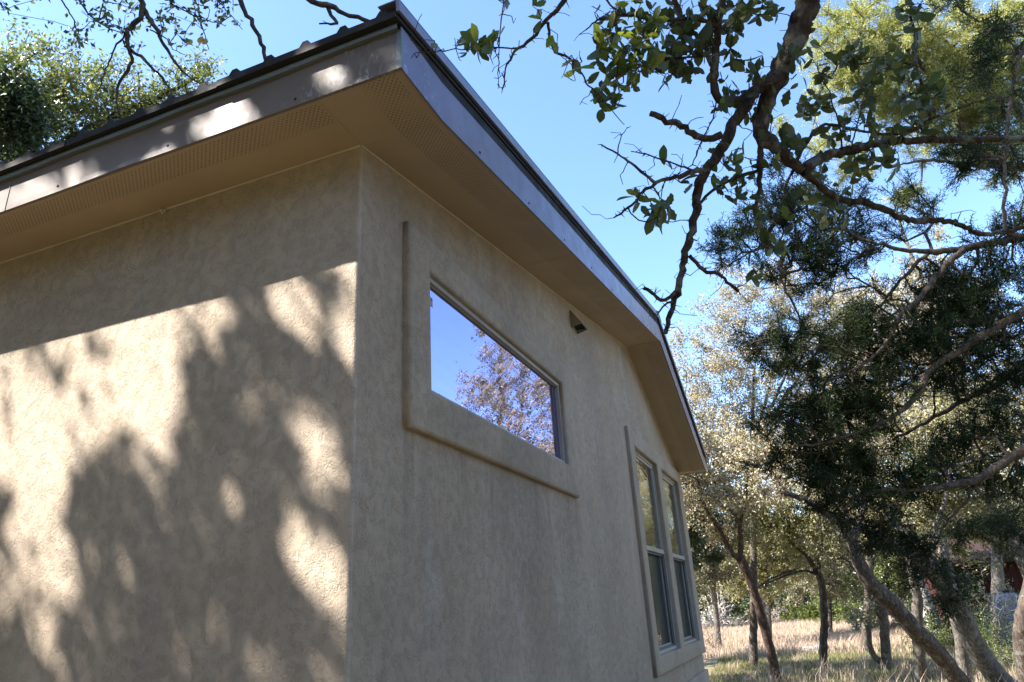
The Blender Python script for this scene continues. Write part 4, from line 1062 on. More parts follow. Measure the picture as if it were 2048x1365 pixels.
cl = [
 ([(2120,455),(2048,475),(1971,488),(1897,501),(1840,503),(1796,497),(1743,484)], 4.0, 20, 6, -.2),
 ([(1975,487),(1927,500),(1873,555),(1840,595),(1799,636),(1774,683),(1730,727),(1656,760)], 3.9, 14, 4, -.2),
 ([(1900,500),(1854,507),(1803,562),(1759,614),(1722,647)], 4.0, 9, 3, 0),
 ([(2150,575),(2048,621),(1979,661),(1913,705),(1858,742),(1840,786),(1788,833),(1730,859),(1656,885),(1598,892)], 3.8, 18, 4, -.2),
 ([(2130,690),(2048,723),(2004,764),(1942,793),(1891,822),(1840,852),(1785,881)], 4.2, 16, 5, 0),
 ([(2140,840),(2048,900),(1997,931),(1945,962),(1893,973),(1831,981),(1769,981),(1700,1000)], 3.6, 24, 4, 0),
 ([(1955,964),(1928,1007),(1900,1038),(1865,1104)], 3.6, 7, 3, .1),
 ([(2070,40),(2042,110),(2024,198),(2011,308),(2009,461)], 3.6, 8, 7, 0),
 ([(1560,560),(1600,640),(1580,690),(1520,700)], 4.0, 5, 2, 0),
 ([(2110,980),(2048,1010),(1980,1040),(1900,1060)], 4.3, 10, 4, 0),
 ([(1730,727),(1690,700),(1640,690),(1560,670),(1500,690)], 3.75, 5, 2, -.1),
 ([(2009,461),(2030,470),(2100,480)], 3.7, 7, 9, .2),
]
cb = PB([(1490,470,4.1,.20),(1560,440,4.1,.20),(1610,400,4.2,.16),(1640,500,4.1,.22),(1580,520,4.1,.16),(1700,470,4.2,.18),(1650,560,4.1,.15),(1690,540,4.1,.12),
  (1520,680,3.8,.12),(1570,680,3.8,.18),(1600,720,3.8,.14),(1650,690,3.9,.18),(1720,650,3.9,.18),(1760,600,4.0,.14),(1780,700,3.9,.22),(1700,760,3.9,.18),(1640,800,3.8,.15),
  (1560,840,3.8,.12),(1620,850,3.8,.18),(1690,850,3.8,.20),(1740,820,3.8,.18),(1560,910,3.8,.12),(1640,920,3.8,.18),(1720,930,3.8,.22),(1680,990,3.7,.18),(1760,1000,3.7,.20),(1740,1060,3.7,.14),(1800,1080,3.7,.12),
  (1840,680,3.9,.22),(1900,620,4.0,.20),(1860,560,4.0,.12),(1950,560,4.0,.22),(2000,640,4.0,.24),(1940,700,4.0,.22),(2010,760,4.1,.22),(1880,760,4.0,.16),(1990,520,4.0,.2),
  (1950,860,3.8,.14),(2020,860,3.8,.2),(1900,910,3.8,.12),(1830,960,3.7,.12),(1960,950,3.7,.12),(2030,960,3.7,.16),(2010,1060,4.2,.16),(1930,1060,4.2,.12),
  (1985,110,3.7,.13),(2030,50,3.7,.14),(1960,180,3.7,.09),(2010,220,3.7,.11),(1960,300,3.7,.12),(1930,290,3.7,.10),(2030,330,3.7,.09),(2040,430,3.8,.09),(1870,20,3.7,.06),(1920,10,3.7,.08),(1930,330,3.7,.07),
  (1800,460,4.1,.1),(1800,380,4.2,.12),(1850,430,4.2,.10),(1560,330,4.2,.10),(1700,400,4.2,.12),(1860,1150,3.7,.12),(1900,1200,3.8,.10),(1820,1110,3.7,.1)])
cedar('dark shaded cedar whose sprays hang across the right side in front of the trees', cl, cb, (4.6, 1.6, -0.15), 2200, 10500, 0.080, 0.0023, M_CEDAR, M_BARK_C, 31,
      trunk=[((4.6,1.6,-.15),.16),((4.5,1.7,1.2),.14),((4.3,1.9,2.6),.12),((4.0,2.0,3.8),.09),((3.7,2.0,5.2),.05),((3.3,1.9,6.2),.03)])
# sunlit cedar beyond, upper right
cl2 = [([(2100,330),(2000,330),(1920,250),(1850,140),(1790,80),(1720,70)], 7.0, 20, 4, 0), ([(2010,332),(1930,330),(1860,320),(1800,330)], 7.0, 12, 4, 0), ([(2000,330),(1960,180),(1900,90),(1840,60)], 7.1, 14, 4, 0)]
cb2 = PB([(1700,90,7.0,.34),(1760,60,7.0,.34),(1720,150,7.0,.32),(1780,140,7.0,.36),(1690,40,7.0,.25),(1840,80,7.1,.36),(1880,150,7.1,.4),(1940,120,7.1,.4),(1820,200,7.1,.3),(1900,240,7.1,.4),(1980,60,7.1,.4),(2030,160,7.1,.4),(1960,200,7.1,.4),
   (2030,280,7.1,.4),(1930,300,7.1,.2),(1760,210,7.1,.18),(1820,390,7.1,.16),(1640,290,7.0,.14),(1600,250,7.0,.1),(1700,330,7.0,.2),(1560,260,7.0,.1),(2040,430,7.1,.14)])
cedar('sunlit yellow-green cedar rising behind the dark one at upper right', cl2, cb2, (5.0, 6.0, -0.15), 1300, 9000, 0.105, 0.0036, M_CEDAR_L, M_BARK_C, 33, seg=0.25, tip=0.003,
      trunk=[((5.0,6.0,-.15),.16),((5.0,5.9,2),.14),((4.7,5.6,3.6),.10),((4.3,5.2,4.8),.07),((4.0,5.0,6.0),.04)])

# ------------------------------------------------------------------ trees of the yard
def dep(u, v):
    q = GP(u, v); return float((q - CC) @ CR[2])
def T_(px, w, d): return trunk_path(px, 0, d, w)
def br(px, w, d, dz=0.0):
    P = [W(u, v, d + dz * i / (len(px) - 1)) for i, (u, v) in enumerate(px)]
    return P, [x * .5 * d / FOC for x in w]
SL = dict(leaf=(0.060, 0.034))
d1 = dep(1556, 1366)
tree('reddish trunk forking in a Y nearest the far house corner, under straw-coloured leaves', 'tree',
     [T_([(1556,1366),(1544,1315),(1527,1246),(1506,1176),(1485,1125),(1478,1115)], [21,20,20,19,21,18], d1), br([(1478,1115),(1466,1108),(1450,1082),(1438,1058),(1420,1032),(1405,1000),(1395,950)], [14,12,11,10,8,6,4], d1),
      br([(1480,1118),(1482,1085),(1478,1050),(1470,1030),(1452,1015),(1432,1005)], [14,11,12,9,8,5], d1), br([(1480,1045),(1488,1015),(1492,980),(1488,930)], [9,8,6,4], d1)],
     PB([(1400,880,d1+1,1.0),(1560,900,d1+1,.9),(1400,960,d1,1.0),(1440,900,d1,1.0),(1500,930,d1,.9),(1470,1000,d1-.5,.7),(1380,1010,d1+.5,.7),(1540,980,d1+.5,.7),(1430,1060,d1+.8,.45)]), 520, 15000, M_LF_STRAW, M_BARK_R, seed=41, **SL)
d2 = dep(1645, 1338)
tree('slim dark upright trunk standing in the middle of the dry grass', 'tree',
     [T_([(1645,1338),(1646,1290),(1648,1240),(1646,1190),(1640,1155),(1632,1140)], [19,17,16,16,15,15], d2), br([(1632,1140),(1622,1125),(1612,1112),(1595,1098),(1570,1075)], [11,10,9,6,4], d2),
      br([(1634,1142),(1640,1120),(1642,1080),(1650,1050),(1655,1010),(1650,960)], [11,10,10,9,7,5], d2), br([(1590,1140),(1560,1150),(1530,1165),(1510,1180)][::1], [5,4,3,2], d2), br([(1636,1150),(1610,1142),(1575,1150),(1530,1170)], [6,5,4,2], d2)],
     PB([(1600,1020,d2,1.3),(1660,960,d2,1.3),(1560,1060,d2,.9),(1700,1020,d2,1.1),(1640,1080,d2+.5,.8),(1530,1030,d2,1.0)]), 520, 15000, M_LF_STRAWG, M_BARK, seed=42, leaf=(0.075, 0.042))
d3 = dep(1768, 1338)
tree('double-stemmed tree whose small left stem curves up like a hook from the shared base', 'tree',
     [T_([(1772,1338),(1770,1290),(1768,1246),(1762,1205),(1748,1180),(1731,1165),(1718,1143),(1700,1128),(1682,1122)], [22,20,19,18,17,16,14,11,8], d3),
      br([(1768,1325),(1752,1318),(1741,1295),(1737,1262),(1730,1245),(1712,1232),(1700,1238)], [14,13,11,10,9,6,3], d3), br([(1765,1240),(1752,1215),(1738,1180),(1728,1150)], [13,12,10,7], d3)],
     PB([(1700,1060,d3,1.0),(1750,1020,d3,1.1),(1670,1100,d3,.7),(1720,1220,d3,.5),(1800,1040,d3,.9)]), 400, 10000, M_LF_SAGE, M_BARK_G, seed=43, leaf=(0.065, 0.036))
d4 = 10.2
tree('dark trunk leaning strongly to the left across the tree group', 'tree',
     [T_([(1985,1440),(1921,1365),(1879,1308),(1824,1253),(1782,1204),(1741,1166),(1717,1121),(1706,1087),(1686,1049),(1651,1024),(1603,997),(1560,985)], [42,38,36,36,34,33,27,24,20,17,13,8], d4),
      br([(1741,1166),(1725,1130),(1705,1080),(1690,1020),(1680,950)], [14,12,10,8,5], d4, .5), br([(1706,1087),(1720,1040),(1735,980),(1730,900)], [14,12,9,5], d4, .5)],
     PB([(1560,940,d4+.4,.7),(1620,900,d4+.5,.8),(1690,880,d4+.6,.8),(1740,850,d4+.8,.7),(1500,900,d4+.8,.6),(1650,980,d4+1,.5)]), 420, 9000, M_LF_STRAW, M_BARK, seed=44, leaf=(0.05, 0.028))
d5 = 10.8
tree('thick shaggy trunk with a fork, leaning left in front of the dark red shed', 'tree',
     [T_([(2075,1440),(2007,1365),(1955,1297),(1928,1239),(1907,1194),(1879,1160),(1852,1125),(1825,1108),(1803,1100),(1770,1082),(1748,1073),(1700,1040)], [46,42,42,40,38,36,34,26,22,20,18,12], d5),
      br([(1852,1128),(1830,1090),(1800,1060),(1770,1020),(1750,960),(1745,900)], [24,20,16,13,10,6], d5, .6), br([(1905,1190),(1897,1142),(1890,1107),(1883,1080),(1872,1049),(1890,1000),(1900,940)], [22,20,18,17,13,9,6], d5, .3)],
     PB([(1750,860,d5+1,.8),(1820,830,d5+1,.9),(1880,860,d5+.8,.9),(1700,930,d5+1,.6),(1930,900,d5+.8,.8),(1850,920,d5+1.2,.7),(1980,830,d5+1,.9)]), 450, 10000, M_LF_STRAWG, M_BARK_G, seed=45, leaf=(0.05, 0.028))
d6 = dep(1841, 1370)
tree('pale grey upright trunk left of the bleached snag base', 'tree',
     [T_([(1841,1370),(1840,1340),(1838,1308),(1834,1260),(1834,1211),(1828,1163),(1815,1110),(1800,1050)], [27,25,24,22,22,20,15,10], d6)],
     PB([(1800,980,d6,1.2),(1860,940,d6,1.2),(1760,1030,d6,.8),(1900,1000,d6,1.0)]), 300, 7000, M_LF_STRAWG, M_BARK_G, seed=46, leaf=(0.06, 0.034))
d8 = dep(1930, 1370)
tree('grey trunk with a dark ring stain, right of the bleached snag', 'tree',
     [T_([(1930,1370),(1926,1330),(1921,1280),(1912,1240),(1905,1215),(1890,1170),(1880,1120),(1890,1060)], [28,27,26,25,24,18,14,9], d8)],
     PB([(1900,990,d8,1.2),(1960,950,d8,1.2),(2010,1010,d8,1.0),(1980,1080,d8,.8)]), 300, 7000, M_LF_STRAWG, M_BARK_G, seed=47, leaf=(0.06, 0.034))
d9 = 8.2
tree('dark trunk cut by the right edge of the picture, bearing a pale scar', 'tree',
     [T_([(2072,1440),(2058,1365),(2048,1310),(2042,1262),(2052,1200),(2080,1100),(2110,1000)], [48,42,38,33,28,23,18], d9)],
     PB([(2120,900,d9,.8),(2060,950,d9+.6,.5),(2180,1000,d9,.8)]), 150, 2500, M_LF_SAGE, M_BARK, seed=48, leaf=(0.05, 0.028))
# bleached dead snag
d7 = dep(1880, 1290)
r0 = empty('tree_snag', 'bleached splintered dead trunk among the grey trunks', 'snag', GP(1880, 1290)); g = Geo()
P, r = trunk_path([(1881,1290),(1868,1250),(1858,1225),(1848,1190),(1841,1173),(1830,1150),(1824,1138)], 0, d7, [34,30,27,24,20,13,4])
sp, sr = smooth_path(P, r, .12, .01, rng); g.add(*tube(sp, sr, 10, .16, rng)); place(g.link('trunk', M_SNAG, r0), r0)

# backdrop trees: big straw-leaved oaks, greener ones lower down
def simple_tree(u, d, label, crown, nl, lmat, bmat, leaf, seed, w=24, lean=0, tmat=None, group=None, nt=420, **kw):
    P0 = W(u, 1180, d); P0[2] = -0.12
    top = np.mean(np.array(PB(crown))[:, :3], axis=0)
    P = [P0, P0 * .65 + top * .35 + np.array([lean * .3, 0, 0]), P0 * .3 + top * .7 + np.array([lean * .1, 0, 0.2]), top]
    r = [w * .5 * d / FOC * k for k in (1.2, 1, .7, .25)]
    paths = [(P, r)]
    B = PB(crown); q = np.random.default_rng(seed)
    for b in [B[i] for i in q.permutation(len(B))[:5]]:
        s = P[1] * .5 + P[2] * .5 if q.random() < .5 else P[2]; e = np.array(b[:3]); m_ = (s + e) / 2 + q.normal(0, .25, 3)
        paths.append(([s, m_, e], [r[2] * .7, r[2] * .45, r[3] * .5]))
    return tree(label, 'tree', paths, B, nt, nl, lmat, bmat, leaf=leaf, seed=seed, tmat=tmat, sides=7, group=group, spread=.10, **kw)
simple_tree(1480, 19, 'tall oak with sparse straw-coloured leaves rising just right of the roof peak',
  [(1440,650,19,1.2),(1500,590,19,1.2),(1570,570,19,1.2),(1640,600,19,1.2),(1400,740,19,1.1),(1470,730,19,1.4),(1550,700,19,1.4),(1640,700,19,1.4),(1380,820,19,1.0),(1450,830,19,1.2),(1540,820,19,1.3),(1620,810,19,1.2),(1480,900,19,1.1),(1580,900,19,1.1),(1360,680,19,.5)], 52000, M_LF_STRAW, M_BARK, (0.062, 0.036), 61, 15, tmat=M_TWIG, nt=1100, tip=.0045)
simple_tree(1700, 21, 'broad straw-leaved oak behind the dark cedar sprays',
  [(1700,640,21,1.3),(1740,700,21,1.4),(1690,780,21,1.5),(1780,600,21,1.2),(1800,700,21,1.4),(1780,800,21,1.5),(1700,880,21,1.4),(1800,900,21,1.4),(1870,780,21,1.3),(1840,640,21,1.2),(1640,920,21,1.2)], 42000, M_LF_STRAW, M_BARK, (0.068, 0.04), 62, 16, tmat=M_TWIG, nt=900, tip=.005)
# the oak mirrored in the high window
O0 = np.array([4.6, 12.6, -0.12]); q = np.random.default_rng(63)
bl = [(4.2,12.2,6.0,1.1),(5.0,12.7,6.5,.9),(3.8,12.6,7.0,.9),(4.5,12.2,4.9,1.3),(5.5,12.4,5.0,.9),(5.2,11.9,4.0,1.0),(3.9,12.4,4.4,1.0),(4.6,12.6,7.4,.6),(3.2,12.6,6.2,.9),(5.0,12.4,8.1,.35),(3.0,12.6,5.0,.9)]
tree('rust and straw leaved oak at right, the one mirrored in the high window', 'tree',
     [([O0, O0 + (.1,-.1,1.6), O0 + (-.1,-.2,3.4), O0 + (0,-.1,5.2), O0 + (-.2,-.2,7.2), O0 + (-.3,-.2,8.9)], [.16,.13,.11,.08,.05,.02]),
      ([O0 + (-.1,-.2,3.4), O0 + (.8,-.3,4.6), O0 + (1.5,-.3,6.0)], [.07,.05,.02]), ([O0 + (0,-.1,4.2), O0 + (-.6,-.4,5.4), O0 + (-.8,-.2,7.0)], [.06,.04,.02]), ([O0 + (.05,-.1,2.6), O0 + (-.5,-.4,3.6), O0 + (-.9,-.6,4.6)], [.06,.04,.02])],
     bl, 900, 26000, M_LF_STRAW, M_BARK_G, leaf=(0.058, 0.034), seed=63, tmat=M_TWIG, tip=.004)
simple_tree(1960, 20, 'yellow-green oak behind the shaggy trunk at right',
  [(1900,900,20,1.3),(1960,820,20,1.4),(2040,860,20,1.4),(1980,960,20,1.3),(2060,960,20,1.3),(1900,1010,20,1.0),(2100,780,20,1.4),(2010,1040,20,.9)], 20000, M_LF_STRAWG, M_BARK_G, (0.07, 0.042), 64, 24, nt=600)
# middle distance: greener trees closing the view
mid = [(1420,27,'sage green tree right beside the far eave, low in the view',[(1400,1000,27,1.6),(1440,1060,27,1.5),(1380,1080,27,1.4),(1420,1130,27,1.2),(1470,1010,27,1.4),(1390,1160,27,.9)],M_LF_SAGE),
 (1520,30,'olive green tree behind the forked reddish trunk',[(1500,1080,30,1.7),(1550,1050,30,1.7),(1540,1140,30,1.5),(1480,1150,30,1.3),(1590,1110,30,1.6)],M_LF_STRAWG),
 (1640,32,'pale green tree behind the slim upright trunk',[(1620,1080,32,1.8),(1680,1060,32,1.9),(1660,1150,32,1.6),(1600,1170,32,1.2),(1720,1120,32,1.7)],M_LF_SAGE),
 (1790,30,'dull olive tree behind the leaning dark trunk',[(1760,1080,30,1.7),(1820,1050,30,1.8),(1800,1140,30,1.5),(1740,1160,30,1.3),(1860,1100,30,1.5)],M_LF_OLIVE),
 (1980,31,'pale leafy tree above the dark red shed',[(1950,1050,31,1.6),(2020,1020,31,1.7),(2080,1060,31,1.6),(1900,1040,31,1.5)],M_LF_SAGE)]
for i, (u, d, lab, cr, lm) in enumerate(mid):
    simple_tree(u, d, lab, cr, 26000, lm, M_BARK_G, (0.10, 0.06), 70 + i, 12, nt=600, tip=.006)
rngb = np.random.default_rng(90)
far = [(1360,44),(1440,47),(1520,43),(1600,49),(1680,45),(1760,50),(1850,46),(1940,50),(2040,47),(2140,48)]
for i, (u, d) in enumerate(far):
    lab = ['hazy olive tree in the far tree line behind the house corner','far tree line tree left of the reddish forked trunk','far tree line tree seen through the Y fork','far tree line tree between the forked and the slim trunk','far tree line tree just right of the slim trunk','far tree line tree behind the hooked stem','far tree line tree behind the pale grey trunk','far tree line tree left of the shed','far tree line tree over the shed','far tree line tree at the right edge'][i]
    B = [(u + rngb.uniform(-45, 45), rngb.uniform(1060, 1215), d, rngb.uniform(1.4, 2.2)) for _ in range(7)]
    simple_tree(u, d, lab, B, 11000, [M_LF_OLIVE, M_LF_SAGE, M_LF_DARK][i % 3], M_BARK_G, (0.16, 0.10), 90 + i, 10, nt=260, tip=.008, group='trees of the far tree line')
for i, (x_, y_, h_, lab) in enumerate([(-3.6,12.6,7.5,'unseen oak added behind the house to shade the yard grass'),(-5.5,18.5,8.5,'unseen oak added farther back to shade the yard'),(-2.4,14.8,5.6,'small unseen oak added beyond the back corner for its shade'),(-3.2,10.2,6.2,'leafy unseen oak added close behind the house for its shade')]):  # hidden oaks added for the shade they throw on the yard
    o0 = np.array([x_, y_, -.12]); qq = np.random.default_rng(300 + i)
    tree(lab, 'tree', [([o0, o0 + (.1, 0, h_ * .3), o0 + (.2, .1, h_ * .6), o0 + (.1, 0, h_ * .9)], [.16, .13, .09, .03])],
         [(x_ + qq.uniform(-1.8, 1.8), y_ + qq.uniform(-1.8, 1.8), h_ * qq.uniform(.55, .95), qq.uniform(.9, 1.4)) for _ in range(9)], 350, 15000, M_LF_DARK, M_BARK, leaf=(.11, .065), seed=300 + i, tip=.005)
# woods behind everything, a continuous belt of foliage
q = np.random.default_rng(120); n = 60000
a = q.uniform(-60, 75, n); xx = a; yy = 60 + q.uniform(0, 10, n) + 0.04 * a ** 2 * 0; hh = 4.5 + 1.6 * np.sin(a * .5) + 1.2 * np.sin(a * 1.3 + 1) + .7 * np.sin(a * 3.1)
zz = q.uniform(0, 1, n) ** .8 * hh
V, F = leaves(np.stack([xx, yy, zz], 1), .42, .30, 0.1, rng=q)
o = link('woods', mesh_np('woods', V, F), M_LF_DARK, kind='stuff'); o['label'] = 'dark belt of distant woods behind the dry field'; o['category'] = 'woods'
q = np.random.default_rng(121); n = 46000  # out-of-view foliage ring added to cut sky and bounce light
an = q.uniform(math.radians(75), math.radians(310), n); rr = q.uniform(13, 19, n); hh = 7.0 + 1.5 * np.sin(an * 9) + np.sin(an * 23 + 2)
# angle measured clockwise from +y round the house: right of it, behind the camera, then left
zz = q.uniform(0, 1, n) ** .85 * hh
PP = np.stack([1.0 + np.sin(an) * rr, np.cos(an) * rr, zz], 1); PP = PP[~in_view(PP, 100)]
V, F = leaves(PP, .42, .30, 0.1, rng=q)
o = link('woods', mesh_np('woods', V, F), M_LF_DARK, kind='stuff'); o['label'] = 'unseen ring of dark woods added round the yard to dim the fill light'; o['category'] = 'woods'
# tree left of the house, its sunlit crown showing over the roof
bl = PB([(40,160,8.0,.55),(100,200,8.0,.6),(30,260,7.8,.6),(110,280,8.0,.6),(170,220,8.0,.6),(220,190,8.2,.5),(160,150,8.2,.45),(100,100,8.2,.35),(50,90,8.3,.3),(260,230,8.2,.5),(300,200,8.2,.4),(330,160,8.3,.35),(370,190,8.4,.4),(400,150,8.4,.3),(420,130,8.4,.2),(300,260,8.2,.3),(200,280,8.1,.45),(0,200,7.8,.5),(-40,280,7.8,.7),(240,120,8.4,.25)])
L0 = np.array([-8.6, 2.2, -0.12])
def LP(*p): return np.array(p, float)
tree('sunlit yellow-green oak whose crown shows above the roof at upper left', 'tree',
     [([L0, LP(-8.4,2.2,1.8), LP(-7.9,2.3,3.8), LP(-7.0,2.3,5.4), W(60,260,7.9), W(130,180,8.1)], [.22,.19,.16,.11,.06,.02]), ([LP(-7.4,2.3,4.8), W(100,330,7.9), W(220,240,8.1), W(330,190,8.3), W(400,150,8.4)], [.09,.07,.05,.03,.015]), ([LP(-7.0,2.3,5.4), W(-20,260,7.9), W(20,180,8)], [.07,.04,.02])],
     bl, 1000, 17000, M_LF_SUN, M_BARK, leaf=(0.050, 0.028), seed=130, tip=.003, spread=.06)
q = np.random.default_rng(5)
bl = PB([(20,180,6.6,.30),(50,230,6.6,.35),(10,260,6.6,.35),(60,290,6.6,.25),(-30,220,6.6,.4),(30,130,6.6,.15)])
L1 = np.array([-7.0, 0.4, -0.12])
tree('dark green leafy oak bough at the left edge in front of the sunlit crown', 'tree',
     [([L1, LP(-6.9,.5,2), LP(-6.6,.7,4), W(-60,300,6.6), W(10,220,6.6)], [.14,.12,.09,.06,.02])],
     bl, 260, 5500, M_LF_DARK, M_BARK, leaf=(0.055, 0.032), seed=131, tip=.003, spread=.05)

# ------------------------------------------------------------------ shrubs
def shrub(name, label, u, v, h, w, nt, nl, lm, leaf, seed, bm=M_TWIG, tip=.003, cat='shrub', group=None):
    rng = np.random.default_rng(seed); c = GP(u, v); c[2] = ground_h(c[0], c[1]); r0 = empty(name, label, cat, c, group)
    base = []; 
    for k in range(7):
        a = rng.uniform(0, 6.28); base.append(c + np.array([math.cos(a) * .08 * w, math.sin(a) * .08 * w, -0.03]))
    T = c + rand_dirs(nt, rng) * rng.uniform(.25, 1, (nt, 1)) * np.array([w / 2, w / 2, h]); T[:, 2] = c[2] + np.abs(T[:, 2] - c[2]) + .03
    X, par, rad, nb = grow(np.array(base), np.full(7, .012), T, .2, .15, .16, tip, rng=rng)
    g = Geo(); wood(g, X, par, rad, nb, 3, cap=.025); place(g.link('branches', bm, r0, kind='stuff'), r0)
    if nl:
        C = twig_points(X, par, rad, nb, nl, .02, .05, rng); V, F = leaves(C, leaf[0], leaf[1], .3, rng=rng)
        place(link('foliage', mesh_np('foliage', V, F), lm, r0, kind='stuff'), r0)
    return r0
shrub('bare_shrub', 'pale leafless brush heap at the field edge beside the far house corner', 1440, 1256, 2.6, 4.4, 1300, 0, None, None, 140, bm=M_SNAG, tip=.010)
shrub('bare_shrub', 'greyish leafless brush behind the reddish forked trunk', 1570, 1243, 2.2, 4.5, 900, 0, None, None, 141, bm=M_TWIG, tip=.010)
shrub('bare_shrub', 'brown twiggy dead shrub at the foot of the house corner', 1425, 1300, 1.0, 1.7, 300, 300, M_LF_STRAW, (.05, .02), 142, bm=M_BARK)
shrub('leafy_shrub', 'bright green low shrub left of the reddish trunk at the field edge', 1495, 1246, 1.6, 3.4, 160, 4500, M_LF_BRIGHT, (.12, .06), 143)
shrub('leafy_shrub', 'small dark-hearted green shrub between the two middle trunks', 1600, 1247, 1.5, 2.8, 160, 4500, M_LF_BRIGHT, (.12, .06), 144)
shrub('leafy_shrub', 'bright yellow-green shrub directly left of the slim trunk', 1632, 1250, 1.5, 2.0, 120, 3500, M_LF_BRIGHT, (.12, .06), 145)
shrub('leafy_shrub', 'brightest yellow-green shrub right of the slim trunk', 1680, 1250, 2.6, 3.4, 160, 5500, M_LF_BRIGHT, (.12, .06), 146)
shrub('leafy_shrub', 'green sapling growing below the dark red shed', 1975, 1310, 1.2, 1.0, 90, 1500, M_LF_BRIGHT, (.06, .03), 147)
shrub('leafy_shrub', 'tall green weeds between the shaggy trunk and the edge trunk', 2010, 1345, 1.0, 1.6, 120, 2200, M_LF_BRIGHT, (.05, .02), 148)
shrub('leafy_shrub', 'weedy green clump at the foot of the bleached snag', 1875, 1300, .9, 1.8, 120, 2200, M_LF_BRIGHT, (.06, .03), 149)
shrub('bare_shrub', 'pale arching dead twigs in front of the shed', 2000, 1330, 2.3, 2.8, 160, 60, M_LF_STRAW, (.05, .03), 150, tip=.0035)
shrub('leafy_shrub', 'dark leafy bush in front of the shed wall', 1960, 1290, 2.6, 3.6, 300, 6000, M_LF_DARK, (.09, .05), 152)
shrub('leafy_shrub', 'twiggy sage bush partly covering the pale drum', 2030, 1300, 1.9, 1.8, 220, 1800, M_LF_SAGE, (.06, .035), 153)
shrub('leafy_shrub', 'olive bush behind the leaning dark trunk', 1800, 1262, 2.4, 4.2, 260, 7000, M_LF_SAGE, (.1, .06), 151)

# ------------------------------------------------------------------ dark red shed and pale tank
M_SHED = metal_paint('dark_red_boards', (0.045, 0.013, 0.009), 0.8, 0, 0, .2)
M_SROOF = metal_paint('rusty_shed_roof', (0.035, 0.02, 0.015), 0.8, 0.0, 0, .2)
ds = 22.0
A = W(1862, 1120, ds); Bq = W(2140, 1095, ds + 1)
x0, x1 = A[0], Bq[0]; y0 = A[1]; H = 2.35
sh = empty('shed', 'dark red board shed half hidden behind trunks at the right edge', 'shed', (x0, y0, 0))
mb = MB().box(x0, x1, y0 + .03, y0 + 4, 0, H); place(link('wall', mb.mesh('shed_wall'), M_SHED, sh), sh)
nb_ = int((x1 - x0) / .2); bmsh = None
for i in range(nb_):
    xx = x0 + i * .2
    if bmsh is None: bmsh = MB().box(0, .19, 0, .022, 0.05, H - .02).mesh('board', .004, 1); bmsh.materials.append(M_SHED)
    o = bpy.data.objects.new('board', bmsh); COL.objects.link(o); o.parent = sh; o.location = (xx - x0, .006 * (i % 3 == 1), 0)
poly = [(y0 - .5, H - .05), (y0 + 2, H + .75), (y0 + 4.5, H - .05), (y0 + 4.5, H + .02), (y0 + 2, H + .83), (y0 - .5, H + .02)]
place(link('roof', MB().prism(poly, 0, x0 - .4, x1 + .4).mesh('shed_roof'), M_SROOF, sh), sh)
place(link('rafter_fascia', MB().box(x0 - .4, x1 + .4, y0 - .53, y0 - .503, H - .14, H + .0).mesh('shed_fascia'), M_SROOF, sh), sh)
M_TANK = metal_paint('tank_paint', (0.12, 0.13, 0.16), .7, 0, 0, .3, 0)
tc = W(2025, 1232, 19.0); tc[2] = 0
tk = empty('water_drum', 'pale blue-white upright rounded drum behind twigs at right edge', 'drum', tc)
prof = [(0, 0), (.30, 0), (.34, .04), (.35, .3), (.36, .32), (.35, .34), (.35, .7), (.36, .72), (.35, .74), (.35, 1.15), (.31, 1.28), (.2, 1.36), (0, 1.39)]
V = []; F = []; nn = 28
for r, z in prof:
    for k in range(nn): V.append((r * math.cos(k * 2 * math.pi / nn), r * math.sin(k * 2 * math.pi / nn), z))
for i in range(len(prof) - 1):
    for k in range(nn): F.append((i*nn+k, i*nn+(k+1) % nn, (i+1)*nn+(k+1) % nn, (i+1)*nn+k))
me = bpy.data.meshes.new('drum_body'); me.from_pydata(V, [], F); me.update()
for p_ in me.polygons: p_.use_smooth = True
link('body', me, M_TANK, tk)
link('lid', MB().box(-.09, .09, -.09, .09, 1.385, 1.43).mesh('lid', .02, 3, True), M_DARK, tk)

# ------------------------------------------------------------------ flat pale rock, grasses
bm = bmesh.new(); bmesh.ops.create_icosphere(bm, subdivisions=3, radius=1)
for qv in bm.verts:
    f_ = 1 + .18 * math.sin(qv.co.x * 3 + 1) * math.sin(qv.co.y * 4) + .1 * math.sin(qv.co.z * 7 + qv.co.x * 5); qv.co = Vector((qv.co.x * .42 * f_, qv.co.y * .4 * f_, qv.co.z * .12 * f_))
me = bpy.data.meshes.new('rock'); bm.to_mesh(me); bm.free()
o = link('rock', me, flat_mat('pale_limestone', (.24, .225, .20), .9)); o.location = GP(1630, 1302) + np.array([0, 0, .05]); o['label'] = 'low flat pale rock in the grass left of the slim trunk'; o['category'] = 'rock'

def grassmat(name, stops):
    m, nt, p = newmat(name); g = N(nt, 'ShaderNodeNewGeometry')
    big = noise(nt, .5, 3, .5, coords(nt)); f = mth(nt, 'ADD', mth(nt, 'MULTIPLY', g.outputs['Random Per Island'], .6), mth(nt, 'MULTIPLY', big, .5))
    c = ramp(nt, f, stops); nt.links.new(c, p.inputs['Base Color']); p.inputs['Roughness'].default_value = .7
    tr = N(nt, 'ShaderNodeBsdfTranslucent'); nt.links.new(c, tr.inputs[0]); mx = N(nt, 'ShaderNodeMixShader'); mx.inputs[0].default_value = .35
    nt.links.new(p.outputs[0], mx.inputs[1]); nt.links.new(tr.outputs[0], mx.inputs[2]); nt.links.new(mx.outputs[0], nt.nodes['Material Output'].inputs[0]); return m
M_GR_D = grassmat('dry_grass', [(.15, (.24, .17, .11)), (.5, (.40, .30, .21)), (.85, (.52, .41, .30))])
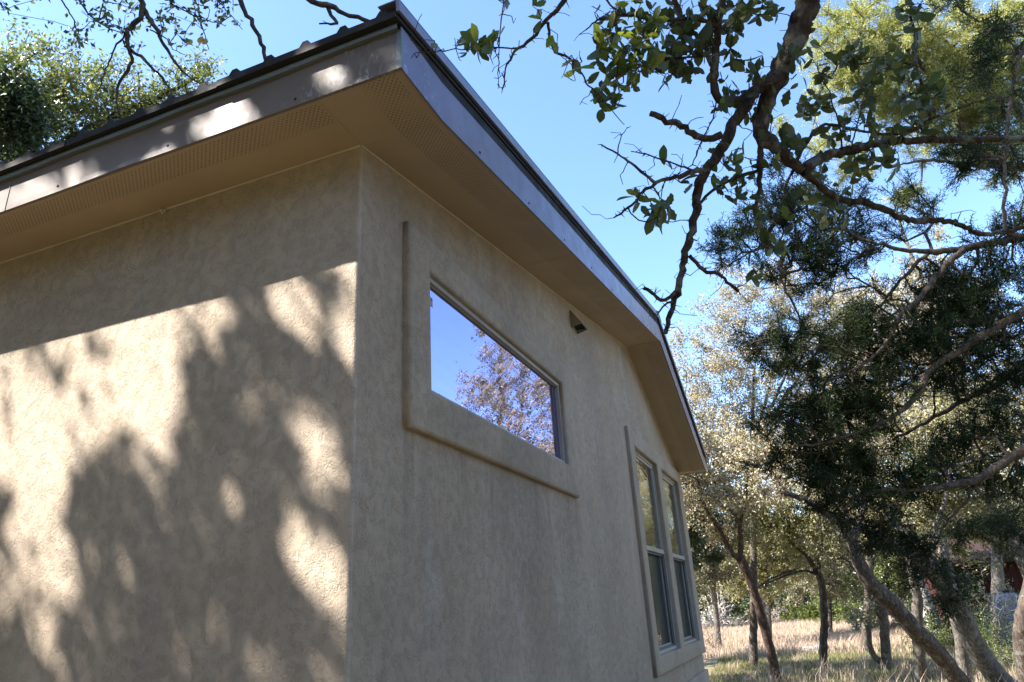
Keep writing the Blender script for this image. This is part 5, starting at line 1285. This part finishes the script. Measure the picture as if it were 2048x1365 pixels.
M_GR_G = grassmat('mixed_green_grass', [(.15, (.07, .09, .025)), (.45, (.14, .15, .045)), (.65, (.24, .21, .09)), (.9, (.34, .27, .15))])
def grass(name, n, yr, xr, h, wd, mat, label, seed, clump=.0):
    q = np.random.default_rng(seed)
    y = np.sqrt(q.uniform(yr[0] ** 2, yr[1] ** 2, n)) if clump == 0 else q.uniform(*yr, n)
    f0, f1 = xr; x = f0 + (f1 - f0) * q.uniform(0, 1, n); x = x * (y / 20) if True else x
    if clump: 
        cx = q.uniform(0, 1, 220); cy = q.uniform(*yr, 220); k = q.integers(0, 220, n); y = cy[k] + q.normal(0, clump, n); x = (f0 + (f1 - f0) * cx[k]) * (cy[k] / 20) + q.normal(0, clump, n)
    z = ground_h(x, y); patch = .55 + .45 * np.sin(x * 1.1 + 1.5 * np.sin(y * .6)) * np.sin(y * .9 + x * .4)
    hh = h * (.55 + .6 * patch) * q.uniform(.5, 1.3, n); a = q.uniform(0, 6.28, n); s = np.stack([np.cos(a), np.sin(a), 0 * a], 1); ln = np.stack([np.cos(a + 1.3), np.sin(a + 1.3), 0 * a], 1)
    B = np.stack([x, y, z - .02], 1); w = wd * q.uniform(.6, 1.4, n)[:, None]; l1 = (hh * q.uniform(.05, .25, n))[:, None]; l2 = (hh * q.uniform(.2, .8, n))[:, None]; up = np.array([0, 0, 1.0])
    M_ = B + ln * l1 + up * (hh * .55)[:, None]; T = B + ln * l2 + up * hh[:, None]
    V = np.stack([B - s * w, B + s * w, M_ + s * w * .7, M_ - s * w * .7, T], 1).reshape(-1, 3)
    b = np.arange(n)[:, None] * 5
    F = np.concatenate([np.concatenate([b, b+1, b+2], 1), np.concatenate([b, b+2, b+3], 1), np.concatenate([b+3, b+2, b+4], 1)])
    o = link(name, mesh_np(name, V, F), mat, kind='stuff'); o['label'] = label; o['category'] = 'grass'; return o
grass('dry_grass', 90000, (22, 54), (-3.2, 8.5), .30, .009, M_GR_D, 'tall dry straw-coloured grass of the field', 201)
grass('green_grass', 90000, (7.5, 26), (-1.5, 8.0), .13, .006, M_GR_G, 'short mixed green and yellow grass under the trees', 202)
grass('grass_tufts', 5000, (9, 20), (-1.0, 8.0), .36, .005, M_GR_D, 'bent dry seed stalks standing in tufts in front of the trunks', 203, .09)
